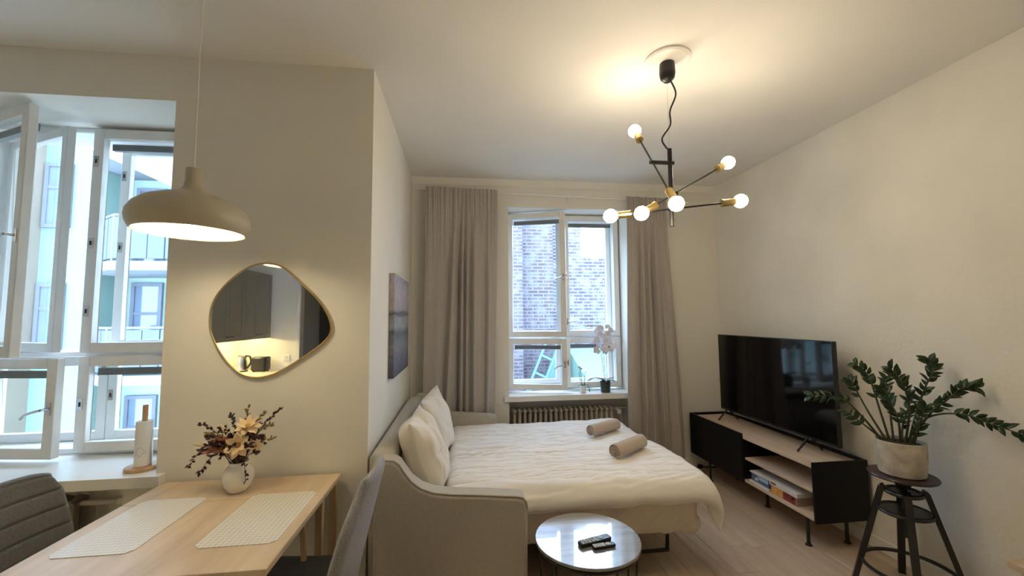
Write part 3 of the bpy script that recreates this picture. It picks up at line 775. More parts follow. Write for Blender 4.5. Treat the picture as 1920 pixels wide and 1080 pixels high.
case(2.262, 2.47, 2.610, 2.865, sz + .0602, sz + .090, C_white, 'game_box', 'flat white box lying on the orange and red game', [(2.80, 2.85, sz + .072, sz + .084, C_red)])

tvz = BZ1 - .022
tv = thing('television', 'large black flat television on the oak topped bench', 'television', (2.46, 3.06, tvz))
TY0, TY1, TZ0, TZ1 = 2.452, 3.675, .632, 1.328
MB().box(2.445, 2.478, TY0, TY1, TZ0, TZ1).build('bezel', M_tvbody, tv, smooth=False, bevel=.003)
MB().box(2.478, 2.525, TY0 + .12, TY1 - .12, TZ0 + .02, TZ0 + .42).build('back_housing', M_tvbody, tv, smooth=False, bevel=.012)
MB().box(2.4438, 2.4452, TY0 + .007, TY1 - .007, TZ0 + .018, TZ1 - .007).build('screen', M_tvscreen, tv, smooth=False)
MB().box(2.4430, 2.4452, 3.03, 3.09, TZ0 + .004, TZ0 + .012).build('badge', M_darkmetal, tv, smooth=False)
for y in (2.70, 3.60):
    b = MB(); s_ = -1 if y < 3 else 1
    b.tube([(2.462, y, TZ0 + .012), (2.42, y + .0, TZ0 - .035), (2.365 + .0, y, tvz + .007)], [.009, .008, .007], 8)
    b.tube([(2.462, y, TZ0 + .012), (2.51, y, TZ0 - .035), (2.56, y, tvz + .007)], [.009, .008, .007], 8)
    b.build('foot', M_blackm, tv)

# ------------------------------------------------------------------ stool and zz plant
SX, SYY, SZ = 2.395, 2.025, .632
stool = thing('bar_stool', 'black round swivel stool with splayed legs carrying the potted plant', 'stool', (SX, SYY, 0))
MB().lathe([(.001, SZ - .018), (.13, SZ - .018), (.146, SZ - .014), (.150, SZ - .006), (.146, SZ), (.001, SZ)], (SX, SYY, 0), 48).build('seat', M_stoolseat, stool)
MB().cyl((SX, SYY, .30), (SX, SYY, SZ - .018), .016, n=16).cyl((SX, SYY, SZ - .06), (SX, SYY, SZ - .018), .034, .05, n=16).cyl((SX, SYY, .43), (SX, SYY, .52), .026, n=16).build('screw_post', M_stool, stool)
def ring(r, z, rr, nm, disc=False):
    b = MB().tube([(SX + r * math.cos(t), SYY + r * math.sin(t), z) for t in [i * math.pi / 24 for i in range(48)]], rr, 8, closed=True)
    if disc: b.lathe([(.02, z - .004), (r, z - .004), (r, z + .004), (.02, z + .004)], (SX, SYY, 0), 40)
    b.build(nm, M_stool, stool)
ring(.075, .535, .012, 'upper_ring', True); ring(.110, .435, .011, 'middle_ring', True); ring(.196, .135, .010, 'foot_ring')
view = math.atan2(SYY, SX)
for k in range(4):
    a = view + R(8) + k * math.pi / 2 
    ca, sa = math.cos(a), math.sin(a)
    pts = [(SX + .075 * ca, SYY + .075 * sa, .555), (SX + .092 * ca, SYY + .092 * sa, .545), (SX + .236 * ca, SYY + .236 * sa, .0)]
    b = MB()
    for (p, q) in zip(pts[:-1], pts[1:]):
        p, q = Vector(p), Vector(q); d = (q - p).normalized(); t1 = Vector((-sa, ca, 0)); t2 = d.cross(t1)
        w1, w2 = .016, .012
        vs = [pt + t1 * i * w1 + t2 * j * w2 for pt in (p, q) for i, j in ((-1, -1), (1, -1), (1, 1), (-1, 1))]
        b.add(vs, [(0, 1, 2, 3), (4, 7, 6, 5), (0, 4, 5, 1), (1, 5, 6, 2), (2, 6, 7, 3), (3, 7, 4, 0)])
    for v_ in b.v: v_.z = max(v_.z, 0.0)
    b.build('leg', M_stool, stool, smooth=False)

plant = thing('potted_zz_plant', 'dark green zamioculcas plant in a mottled concrete pot on the stool', 'plant', (SX, SYY, SZ))
MB().lathe([(.001, SZ), (.085, SZ), (.098, SZ + .006), (.102, SZ + .03), (.108, SZ + .10), (.110, SZ + .180), (.107, SZ + .183), (.100, SZ + .180), (.098, SZ + .15), (.001, SZ + .15)], (SX, SYY, 0), 48).build('pot', M_pot, plant)
MB().lathe([(.001, SZ + .168), (.05, SZ + .172), (.096, SZ + .164), (.096, SZ + .152), (.001, SZ + .152)], (SX, SYY, 0), 32).build('soil', M_soil, plant)
def leaf_mesh(name, L, w, m, bend=.25, nl=6):
    vs = []; fs = []
    for i in range(nl + 1):
        t = i / nl; hw = w / 2 * math.sin(math.pi * min(1, t ** .8)) ** .8 if 0 < t < 1 else .0004
        z = -bend * L * t * t
        vs += [(-hw, t * L, z + hw * .35), (0, t * L, z), (hw, t * L, z + hw * .35)]
    for i in range(nl):
        a = i * 3
        fs += [(a, a + 1, a + 4, a + 3), (a + 1, a + 2, a + 5, a + 4)]
    me = bpy.data.meshes.new(name); 
    n = len(vs); vs2 = [(x, y, z - .0009) for x, y, z in vs]
    fs2 = [tuple(reversed([i + n for i in f])) for f in fs]
    rim = [i * 3 for i in range(nl + 1)] + [i * 3 + 2 for i in range(nl, -1, -1)]
    fs3 = [(rim[i], rim[(i + 1) % len(rim)], rim[(i + 1) % len(rim)] + n, rim[i] + n) for i in range(len(rim))]
    me.from_pydata(vs + vs2, [], fs + fs2 + fs3)
    for p in me.polygons: p.use_smooth = True
    me.materials.append(m); return me
zz = [leaf_mesh('leaflet', .056, .026, M_leaf, .18), leaf_mesh('leaflet', .050, .023, M_leaf, .10), leaf_mesh('leaflet', .043, .021, M_leaf, .3)]
def frame_at(p, d, up):
    d = d.normalized(); x = d.cross(up); x = x.normalized() if x.length > 1e-4 else d.orthogonal().normalized(); z = x.cross(d)
    return Matrix(((x.x, d.x, z.x, p.x), (x.y, d.y, z.y, p.y), (x.z, d.z, z.z, p.z), (0, 0, 0, 1)))
stems = [
 ([(2.357, 2.083, .790), (2.291, 2.148, .93), (2.225, 2.203, 1.013), (2.120, 2.304, 1.01)], .55),
 ([(2.369, 2.069, .790), (2.338, 2.139, .942), (2.311, 2.194, 1.087), (2.310, 2.218, 1.114)], .5),
 ([(2.376, 2.061, .790), (2.360, 2.090, .959), (2.334, 2.120, 1.149), (2.300, 2.161, 1.213)], .45),
 ([(2.386, 2.049, .790), (2.415, 2.083, .973), (2.440, 2.111, 1.127)], .5),
 ([(2.410, 2.011, .790), (2.422, 1.984, .994), (2.392, 1.989, 1.137), (2.349, 2.010, 1.208)], .4),
 ([(2.421, 2.004, .790), (2.460, 1.982, .964), (2.494, 1.953, 1.111), (2.523, 1.931, 1.199), (2.521, 1.945, 1.252)], .3),
 ([(2.421, 2.000, .790), (2.477, 1.939, .959), (2.519, 1.877, 1.054), (2.552, 1.827, 1.122), (2.578, 1.784, 1.134)], .3),
 ([(2.415, 2.013, .790), (2.466, 1.963, .926), (2.490, 1.886, .982), (2.522, 1.800, .995), (2.546, 1.747, .975), (2.572, 1.692, .956), (2.595, 1.640, .939)], .42),
 ([(2.432, 1.988, .790), (2.426, 1.941, .919), (2.408, 1.893, 1.022)], .25),
 ([(2.361, 2.070, .790), (2.286, 2.107, .868), (2.200, 2.139, .947)], .6),
 ([(2.404, 2.030, .790), (2.370, 2.007, .947), (2.299, 2.022, 1.097)], .4),
 ([(2.411, 2.029, .790), (2.455, 2.047, .906), (2.520, 2.039, 1.046)], .35)]
rs = random.Random(21)
camp = Vector((0, 0, 1.5))
for pts, t0 in stems:
    pl = spline(pts, 6); n = len(pl)
    st = MB().tube(pl, [lerp(.0065, .0022, i / (n - 1)) for i in range(n)], 7).build('stem', M_stem, plant)
    L = sum((pl[i + 1] - pl[i]).length for i in range(n - 1)); k = max(3, int(L * (1 - t0) / .026)); side = 1
    for q in range(k + 1):
        t = lerp(t0, 1, q / k); i = min(int(t * (n - 1)), n - 2); f = t * (n - 1) - i
        p = pl[i].lerp(pl[i + 1], f); d = (pl[i + 1] - pl[i]).normalized()
        view_d = (p - camp).normalized(); sd = d.cross(view_d).normalized()
        for side in (-1, 1):
            if rs.random() < .12: continue
            ld = (d * .75 + sd * side * rs.uniform(.45, 1.0) + view_d * rs.uniform(-.5, .5) + Vector((0, 0, .12))).normalized()
            up = (-view_d + Vector((rs.uniform(-.7, .7), rs.uniform(-.7, .7), rs.uniform(0, .9)))).normalized()
            tip = p + ld * .07
            if tip.x > XR - .012: ld = Vector((-.2, ld.y, ld.z)).normalized()
            link('leaf', rs.choice(zz), st, frame_at(p, ld, up))

# ------------------------------------------------------------------ pendant lamp and chandelier
PX, PY = -1.040, 1.70
pend = thing('pendant_lamp', 'beige mushroom shaped pendant lamp hanging over the dining table', 'lamp', (PX, PY, 1.84))
prof = [(.026, 2.092), (.028, 2.088), (.028, 2.045), (.032, 2.020), (.042, 2.003), (.068, 1.990), (.110, 1.976), (.150, 1.958), (.178, 1.934), (.193, 1.906), (.196, 1.884), (.192, 1.862), (.182, 1.842), (.176, 1.838)]
inn = [(.174, 1.840), (.180, 1.852), (.188, 1.872), (.188, 1.900), (.170, 1.930), (.130, 1.956), (.07, 1.974), (.02, 1.980)]
MB().lathe(prof + inn, (PX, PY, 0), 64).build('shade', M_lampshade, pend, angle=50)
MB().lathe([(.172, 1.843), (.185, 1.874), (.185, 1.899), (.166, 1.926), (.126, 1.951), (.07, 1.968), (.03, 1.972)], (PX, PY, 0), 64, cap=False).build('reflector', M_lampinside, pend, angle=60)
MB().lathe([(.001, 1.868), (.02, 1.870), (.036, 1.885), (.042, 1.905), (.036, 1.925), (.02, 1.945), (.016, 1.975), (.001, 1.975)], (PX, PY, 0), 24).build('bulb', M_bulb2, pend)
MB().cyl((PX, PY, 2.085), (PX, PY, CZ - .02), .0028, n=8).build('cord', M_cord, pend)
MB().lathe([(.001, CZ - .045), (.03, CZ - .04), (.045, CZ - .02), (.048, CZ - .001), (.001, CZ - .001)], (PX, PY, 0), 24).build('ceiling_cup', M_cord, pend)

HX, HY = 1.078, 1.957
ch = thing('chandelier', 'black branching chandelier with six glowing bulbs in brass sockets', 'chandelier', (HX, HY, 1.96))
MB().lathe([(.001, 2.738), (.02, 2.742), (.036, 2.760), (.041, 2.785), (.040, 2.820), (.038, 2.8405), (.001, 2.8405)], (HX + .004, HY, 0), 28).build('ceiling_cup', M_blackm, ch)
MB().tube(spline([(HX + .012, HY - .012, 2.745), (HX + .03, HY - .03, 2.66), (HX - .0, HY - .02, 2.57), (HX + .004, HY - .01, 2.50), (HX - .038, HY - .0, 2.43), (HX - .02, HY, 2.385), (HX, HY, 2.37)], 8), .0045, 8).build('cable', M_blackm, ch)
MB().cyl((HX, HY, 2.37), (HX, HY, 2.74), .0009, n=6).build('suspension_wire', M_metal, ch)
MB().cyl((HX, HY, 1.965), (HX, HY, 2.375), .0115, n=16).build('stem', M_blackm, ch)
arms = [((.983, 2.16, 2.562), (.982, 1.74, 2.020)), ((1.472, 2.05, 2.353), (.874, 1.87, 2.006)), ((1.445, 1.93, 2.100), (.762, 1.99, 2.020))]
for a, b_ in arms:
    a, b_ = Vector(a), Vector(b_); d = (b_ - a).normalized(); Ls = (b_ - a).length
    tm = max(.2, min(.8, (Vector((HX, HY, 0)) - Vector((a.x, a.y, 0))).dot(Vector((d.x, d.y, 0))) / max(1e-6, Vector((d.x, d.y, 0)).length_squared) / Ls))
    j = a.lerp(b_, tm)
    MB().cyl(a + d * .097, b_ - d * .097, .0048, n=10).build('arm', M_blackm, ch)
    sp = Vector((HX, HY, j.z)); off = (j - sp); ln = max(off.length, .02); off = off.normalized() if off.length > 1e-4 else Vector((1, 0, 0))
    MB().cyl(sp - off * .02, j + off * .014, .0105, n=14).build('clamp', M_blackm, ch)
    for e, s in ((a, 1), (b_, -1)):
        dd = d * s
        MB().cyl(e + dd * .032, e + dd * .100, .0185, n=20).cyl(e + dd * .098, e + dd * .102, .0205, n=20).build('socket', M_brass, ch)
        q = dd.to_track_quat('Z', 'Y').to_matrix().to_4x4(); q.translation = e
        MB().lathe([(.001, -.036), (.014, -.034), (.026, -.025), (.0335, -.012), (.0352, .001), (.032, .014), (.023, .026), (.0155, .034), (.0140, .040), (.001, .040)], n=24, M=q).build('bulb', M_bulb, ch)

# ------------------------------------------------------------------ wall mirror and canvas
mp = [(-1.24, 1.503), (-1.235, 1.562), (-1.215, 1.618), (-1.179, 1.672), (-1.136, 1.717), (-1.082, 1.759), (-1.032, 1.781), (-0.982, 1.787), (-0.93, 1.779), (-0.883, 1.751), (-0.836, 1.709), (-0.789, 1.663), (-0.741, 1.614), (-0.705, 1.565), (-0.678, 1.516), (-0.664, 1.468), (-0.667, 1.431), (-0.684, 1.401), (-0.723, 1.363), (-0.779, 1.322), (-0.835, 1.284), (-0.891, 1.25), (-0.935, 1.228), (-0.974, 1.218), (-1.012, 1.216), (-1.051, 1.223), (-1.09, 1.24), (-1.13, 1.273), (-1.164, 1.312), (-1.199, 1.368), (-1.22, 1.415), (-1.235, 1.456)]
mp = [(p.x, p.y) for p in spline([(x, z, 0) for x, z in mp + mp[:1]], 4)[:-1]]
mir = thing('wall_mirror', 'pebble shaped wall mirror with a thin brass rim above the dining table', 'mirror', (-.96, 2.205, 1.216))
MB().prism(mp, lambda a, b, d: Vector((a, d, b)), 2.197, 2.2125).build('mirror_glass', M_mirror, mir, smooth=False)
MB().tube([(x, 2.200, z) for x, z in mp], .0055, 8, closed=True).build('rim', M_brass, mir)

def canvas_mat():
    m, nt, b = _new('canvas_print')
    tc = nt.nodes.new('ShaderNodeTexCoord'); sp = nt.nodes.new('ShaderNodeSeparateXYZ'); nt.links.new(tc.outputs['Object'], sp.inputs[0])
    mpn = nt.nodes.new('ShaderNodeMapping'); mpn.inputs['Scale'].default_value = (3, 5, 9); nt.links.new(tc.outputs['Object'], mpn.inputs[0])
    nz = nt.nodes.new('ShaderNodeTexNoise'); nz.inputs['Scale'].default_value = 1.2; nz.inputs['Detail'].default_value = 8; nz.inputs['Distortion'].default_value = 1.5; nt.links.new(mpn.outputs[0], nz.inputs['Vector'])
    ma = nt.nodes.new('ShaderNodeMath'); ma.operation = 'MULTIPLY_ADD'; ma.inputs[1].default_value = .10; nt.links.new(nz.outputs['Fac'], ma.inputs[0]); nt.links.new(sp.outputs['Z'], ma.inputs[2])
    rp = nt.nodes.new('ShaderNodeValToRGB'); cr = rp.color_ramp
    mr = nt.nodes.new('ShaderNodeMapRange'); mr.inputs['From Max'].default_value = .74; nt.links.new(ma.outputs[0], mr.inputs['Value']); nt.links.new(mr.outputs[0], rp.inputs['Fac'])
    cols = [(0, (.05, .05, .07)), (.2, (.13, .13, .18)), (.34, (.22, .22, .25)), (.46, (.11, .12, .13)), (.52, (.30, .31, .32)), (.60, (.34, .34, .36)), (.645, (.07, .075, .09)), (.68, (.38, .34, .37)), (.85, (.45, .40, .44)), (1, (.36, .34, .38))]
    while len(cr.elements) < len(cols): cr.elements.new(.5)
    for e, (p, c) in zip(cr.elements, cols): e.position = p; e.color = c + (1,)
    n2 = nt.nodes.new('ShaderNodeTexNoise'); n2.inputs['Scale'].default_value = 12; n2.inputs['Detail'].default_value = 9; n2.inputs['Distortion'].default_value = 2; nt.links.new(tc.outputs['Object'], n2.inputs['Vector'])
    mx = nt.nodes.new('ShaderNodeMix'); mx.data_type = 'RGBA'; mx.blend_type = 'OVERLAY'; mx.inputs[0].default_value = .55
    nt.links.new(rp.outputs[0], mx.inputs[6]); nt.links.new(n2.outputs['Fac'], mx.inputs[7]); nt.links.new(mx.outputs[2], b.inputs['Base Color']); b.inputs['Roughness'].default_value = .7
    return m
M_canvas = canvas_mat()
tag(MB().box(XC + .001, XC + .036, 2.765, 3.49, 1.112, 1.804).build('canvas_picture', M_canvas, smooth=False, bevel=.003, xf=T3(XC, 3.1, 1.112)), 'grey violet landscape canvas hung above the sofa back', 'picture')

# ------------------------------------------------------------------ dining table and what stands on it
TZ = .735; tx0, tx1, ty0, ty1 = -1.402, -.596, 1.402, 2.192
dt = thing('dining_table', 'pale birch drop leaf dining table pushed against the mirror wall', 'table', (-1.0, 1.8, 0))
MB().box(tx0, tx1, ty0, ty1 - .25, TZ - .022, TZ).build('table_leaf', M_birch, dt, smooth=False, bevel=.003)
MB().box(tx0, tx1, ty1 - .2485, ty1, TZ - .022, TZ).build('table_top', M_birch, dt, smooth=False, bevel=.003)
MB().box(tx0 + .05, tx1 - .05, ty1 - .22, ty1 - .20, TZ - .085, TZ - .022).box(tx0 + .05, tx1 - .05, ty1 - .03, ty1 - .012, TZ - .085, TZ - .022).build('apron', M_birch, dt, smooth=False, bevel=.002)
MB().box(tx0 + .06, tx1 - .06, ty1 - .21, ty1 - .19, .06, .28).build('stretcher_board', M_legwood, dt, smooth=False, bevel=.002)
for x in (tx0 + .03, tx1 - .03):
    for y in (ty1 - .215, ty1 - .02):
        b = MB(); b.tube([(x, y, 0), (x, y, TZ - .022)], [.017, .021], 4); b.build('leg', M_legwood, dt, smooth=False)
for xs in (tx0 + .06, tx1 - .055):      # slanting gate frames that carry the raised leaf
    b = MB(); b.tube([(xs, ty1 - .235, .02), (xs - .01, ty1 - .33, TZ - .023)], .013, 4); b.build('gate_leg', M_legwood, dt, smooth=False)
for x in (tx0 + .045, tx1 - .045):
    MB().tube([(x, ty0 + .05, 0), (x, ty0 + .045, TZ - .022)], [.017, .024], 4).build('leg', M_legwood, dt, smooth=False)
MB().box(tx0 + .03, tx1 - .03, ty0 + .03, ty0 + .05, TZ - .075, TZ - .0225).build('apron', M_birch, dt, smooth=False, bevel=.002)

def mat_weave():
    m, nt, b = _new('woven_vinyl')
    v = coords(nt, (1, 1, 1))
    ck = nt.nodes.new('ShaderNodeTexChecker'); ck.inputs['Scale'].default_value = 78
    ck.inputs['Color1'].default_value = (.78, .76, .71, 1); ck.inputs['Color2'].default_value = (.64, .61, .54, 1)
    rt = nt.nodes.new('ShaderNodeMapping'); rt.inputs['Rotation'].default_value = (0, 0, R(45)); nt.links.new(v, rt.inputs[0]); nt.links.new(rt.outputs[0], ck.inputs['Vector'])
    nt.links.new(ck.outputs['Color'], b.inputs['Base Color']); b.inputs['Roughness'].default_value = .3
    bp = nt.nodes.new('ShaderNodeBump'); bp.inputs['Strength'].default_value = .25; bp.inputs['Distance'].default_value = .002; nt.links.new(ck.outputs['Fac'], bp.inputs['Height']); nt.links.new(bp.outputs['Normal'], b.inputs['Normal'])
    return m
M_mat = mat_weave()
for x0, x1, lab in ((-1.340, -1.085, 'woven white placemat on the table side next to the window sill'), (-.900, -.635, 'woven white placemat on the table side next to the grey chair by the sofa')):
    y0, y1, c = 1.552, 1.978, .02
    b = MB().prism([(x0 + c, y0), (x1 - c, y0), (x1, y0 + c), (x1, y1 - c), (x1 - c, y1), (x0 + c, y1), (x0, y1 - c), (x0, y0 + c)], lambda a, e, d: Vector((a, e, d)), TZ + .0003, TZ + .0024)
    tag(b.build('placemat', M_mat, smooth=False, xf=T3((x0 + x1) / 2, (y0 + y1) / 2, TZ)), lab, 'placemat')

VX, VY = -.998, 2.035
vz = TZ + .0003
tag(MB().lathe([(.001, vz), (.034, vz), (.040, vz + .006), (.056, vz + .03), (.0635, vz + .058), (.060, vz + .086), (.046, vz + .108), (.037, vz + .116), (.036, vz + .124), (.040, vz + .130), (.037, vz + .131), (.032, vz + .122), (.032, vz + .112), (.04, vz + .10), (.001, vz + .09)], (VX, VY, 0), 40).build('vase', M_white, xf=T3(VX, VY, vz), angle=60), 'round white vase holding the dried bouquet', 'vase')
bq = thing('dried_bouquet', 'bouquet of dried cream flowers and dark burgundy sprigs in the white vase', 'bouquet', (VX, VY, vz + .12))
M_cream = mat('petal_cream', (.80, .62, .38), .7, var=.1); M_pink = mat('petal_pink', (.46, .19, .12), .7, var=.2, vscale=30); M_burg = mat('sprig_burgundy', (.045, .016, .018), .6, var=.3)
M_olive = mat('sprig_olive', (.20, .14, .05), .7, var=.3); M_pamp = mat('pampas', (.66, .55, .38), .9, var=.1); M_core = mat('flower_core', (.42, .26, .07), .8)
B0 = Vector((VX, VY, vz + .122)); rb = random.Random(5)
def sprig(tip, m, n, lw, ll, sag=.0, name='sprig'):
    tip = Vector(tip); mid = B0.lerp(tip, .55) + Vector((0, 0, .03 - sag))
    pl = spline([B0 + Vector((rb.uniform(-.015, .015), rb.uniform(-.015, .015), -.02)), mid, tip], 6)
    b = MB().tube(pl, [lerp(.0022, .0009, i / (len(pl) - 1)) for i in range(len(pl))], 5)
    for i in range(n):
        t = lerp(.45, 1, i / (n - 1)); k = min(int(t * (len(pl) - 1)), len(pl) - 2); p = pl[k].lerp(pl[k + 1], t * (len(pl) - 1) - k)
        d = (Vector((rb.uniform(-1, 1), rb.uniform(-1, 1), rb.uniform(-.6, 1))) + (pl[k + 1] - pl[k]).normalized() * .6).normalized()
        x = d.orthogonal().normalized(); z = d.cross(x)
        q = [p, p + d * ll * .4 + x * lw, p + d * ll, p + d * ll * .4 - x * lw, p + d * ll * .5 + z * lw * .5, p + d * ll * .5 - z * lw * .3]
        b.add(q, [(0, 1, 4), (1, 2, 4), (2, 3, 4), (3, 0, 4), (0, 5, 1), (1, 5, 2), (2, 5, 3), (3, 5, 0)])
    return b.build(name, m, bq, recalc=False)
V3 = lambda dx, dy, dz: (VX + dx, VY + dy, vz + dz)
for tip, m, n in ((V3(-.165, .0, .30), M_burg, 16), (V3(-.05, .02, .33), M_burg, 18), (V3(.155, .03, .345), M_burg, 20), (V3(.02, .03, .36), M_olive, 16), (V3(.09, .02, .34), M_olive, 12),
                  (V3(.135, -.01, .29), M_olive, 18), (V3(.145, .0, .225), M_olive, 12), (V3(.06, -.05, .26), M_burg, 16), (V3(-.02, -.04, .25), M_burg, 18), (V3(-.01, .05, .30), M_burg, 16)):
    sprig(tip, m, n, .006, .020)
for tip, n, sg in ((V3(-.20, -.02, .125), 14, -.06), (V3(-.145, -.03, .10), 12, -.04), (V3(.055, -.05, .055), 12, -.06), (V3(-.09, .02, .19), 12, 0), (V3(.09, -.04, .17), 12, 0), (V3(-.05, -.06, .17), 14, 0), (V3(.03, -.07, .16), 14, 0)):
    sprig(tip, M_burg, n, .007, .022, sg)
for tip in (V3(-.21, .02, .21), V3(-.18, .0, .19), V3(-.10, .03, .29), V3(-.16, .02, .235)):
    tip = Vector(tip); pl = spline([B0, B0.lerp(tip, .5) + Vector((0, 0, .02)), tip], 6)
    MB().tube(pl, [.0015] * 6 + [.003, .006, .008, .009, .008, .006, .001], 6).build('plume', M_pamp, bq)
def flower(c, nrm, r, m, layers, name='flower'):
    c = Vector(c); q = Vector(nrm).normalized().to_track_quat('Z', 'Y').to_matrix().to_4x4(); q.translation = c
    b = MB()
    for li, (n, rr, lift) in enumerate(layers):
        for k in range(n):
            a = 2 * math.pi * (k + .5 * li) / n; Mx = q @ Matrix.Rotation(a, 4, 'Z')
            pts = []
            for i in range(5):
                t = i / 4; w = r * rr * .30 * math.sin(math.pi * (.15 + .8 * t)) * (1 if t < 1 else .2)
                z = r * (lift * t + .25 * t * t * (1 if li else -.3))
                pts.append([Mx @ Vector((t * r * rr, -w, z + .15 * w)), Mx @ Vector((t * r * rr, 0, z - .1 * w)), Mx @ Vector((t * r * rr, w, z + .15 * w))])
            vs = [p for row in pts for p in row]; fs = []
            for i in range(4): fs += [(i * 3, i * 3 + 1, i * 3 + 4, i * 3 + 3), (i * 3 + 1, i * 3 + 2, i * 3 + 5, i * 3 + 4)]
            b.add(vs, fs)
    o = b.build(name, m, bq, recalc=False)
    MB().lathe([(.001, -.004), (r * .18, 0), (r * .2, r * .12), (r * .12, r * .22), (.001, r * .25)], n=12, M=q).build('flower_core', M_core, o)
    return o
for k in range(26):
    a_ = rb.uniform(0, 6.28); e_ = rb.uniform(.15, 1.0); r_ = rb.uniform(.07, .135)
    sprig(V3(r_ * math.cos(a_) * (1.15 - .3 * e_), r_ * math.sin(a_) * .7 - .01, .15 + .15 * e_), (M_burg, M_burg, M_burg, M_olive, M_pink)[k % 5], 16, .008, .024)
flower(V3(.022, -.055, .215), (.1, -.9, .35), .060, M_cream, ((7, 1.0, .15), (6, .75, .5)))
flower(V3(.038, -.01, .285), (.1, -.5, .8), .056, M_cream, ((7, 1.0, .1), (6, .75, .4)))
flower(V3(.075, -.02, .20), (.6, -.7, .1), .036, M_cream, ((6, 1.0, .2),))
flower(V3(-.045, -.045, .215), (-.2, -.85, .4), .046, M_pink, ((7, .9, .5), (6, .75, .8), (5, .55, 1.1)))

# kitchen roll on its holder
KX, KY, KZ = -1.567, 2.288, .7725
kr = thing('paper_roll_holder', 'round wooden kitchen roll holder with an upright peg on the window sill', 'holder', (KX, KY, KZ))
MB().lathe([(.001, KZ), (.068, KZ), (.070, KZ + .004), (.070, KZ + .014), (.067, KZ + .017), (.001, KZ + .017)], (KX, KY, 0), 40).build('base', M_rollwood, kr)
MB().cyl((KX, KY, KZ + .015), (KX, KY, KZ + .31), .0115, n=16).build('peg', M_rollwood, kr, bevel=.002)
rl = thing('kitchen_roll', 'nearly used white kitchen paper roll with grey line print', 'paper roll', (KX, KY, KZ + .018))
MB().lathe([(.0135, KZ + .018), (.034, KZ + .018), (.034, KZ + .232), (.0135, KZ + .232), (.0135, KZ + .018)], (KX, KY, 0), 32).build('paper', M_paper, rl)
MB().tube(spline([(KX + .0345 * math.cos(t), KY + .0345 * math.sin(t), KZ + zz_) for t, zz_ in [(R(190 + 20 * i), .10 + .012 * math.sin(i * 1.7)) for i in range(8)]], 4), .0012, 5).build('print', M_papergrey, rl)
MB().tube(spline([(KX + .0345 * math.cos(t), KY + .0345 * math.sin(t), KZ + zz_) for t, zz_ in [(R(195 + 18 * i), .075 + .01 * math.sin(i * 2.1 + 1)) for i in range(8)]], 4), .0012, 5).build('print', M_papergrey, rl)
def tailP(u, v):
    return Vector((KX + .030 + .022 * u * (1 - .3 * v), KY + .02 - .035 * u, KZ + .018 + .16 * v * (1 - .25 * u)))
MB().sheet(tailP, lambda u, v: .0012, 6, 6).build('loose_sheet', M_paper, rl)

# ------------------------------------------------------------------ dining chairs
def chair(label, cx, cy, face, kind):
    # local frame: chair looks along +x, back at -x ; face = rotation about z
    t = thing('dining_chair', label, 'chair', (cx, cy, 0), face)
    xf = W[t.name]
    Lc = lambda p: xf @ Vector(p)
    mb = M_chairgrey if kind == 'ribbed' else M_chairlight
    def P(u, v):
        y = (u - .5) * 2
        if kind == 'ribbed':
            w = lerp(.205, .225, sstep(0, .6, v)) * (1 - .10 * sstep(.8, 1, v)); x = -.20 - .11 * v ** 1.0 - .03 * v * v + .045 * y * y; z = lerp(.44, .915, v) - .018 * abs(y) ** 6 * sstep(.8, 1, v)
        else:
            w = lerp(.15, .235, sstep(0, .5, v)) * (1 - .38 * sstep(.62, 1, v)); x = -.205 - .095 * v - .02 * v * v + .06 * y * y * (1 - .6 * v); z = lerp(.42, .925, v) - .01 * y * y * sstep(.8, 1, v)
        return Lc((x, y * w, z))
    def T(u, v):
        e = min(1, min(u, 1 - u) / .06); g = min(1, min(v, 1 - v) / .06)
        th = .058 * math.sqrt(max(0, 1 - (1 - e) ** 2)) * math.sqrt(max(0, 1 - (1 - g) ** 2))
        if kind == 'ribbed':
            d = (v * 7.3) % 1.0; d = min(d, 1 - d); th *= 1 - .34 * math.exp(-(d / .07) ** 2)
        return max(.01, th if kind == 'ribbed' else th * .72)
    MB().sheet(P, T, 40, 110 if kind == 'ribbed' else 50).build('backrest', mb, t, angle=70)
    def PS(u, v):
        y = (u - .5) * 2; return Lc((lerp(-.215, .235, v), y * lerp(.205, .225, v), .455 - .015 * (1 - y * y) * math.sin(math.pi * v) + .012 * v))
    def TS(u, v):
        e = min(1, min(u, 1 - u) / .10); g = min(1, min(v, 1 - v) / .10)
        return max(.012, .075 * math.sqrt(max(0, 1 - (1 - e) ** 2)) * math.sqrt(max(0, 1 - (1 - g) ** 2)))
    s = MB().sheet(PS, TS, 30, 30).build('seat', M_chairseat, t, angle=70)
    for sx, sy in ((-1, -1), (-1, 1), (1, -1), (1, 1)):
        MB().tube([Lc((sx * .15, sy * .14, .435)), Lc((sx * .205, sy * .195, 0))], [.017, .011], 10).build('leg', M_legwood, t)
    return t
chair('dark grey dining chair with stitched horizontal channels, beside the window sill', -1.335, 1.69, 0, 'ribbed')
chair('light grey smooth backed dining chair between the table and the sofa arm', -.645, 1.735, math.pi, 'smooth')

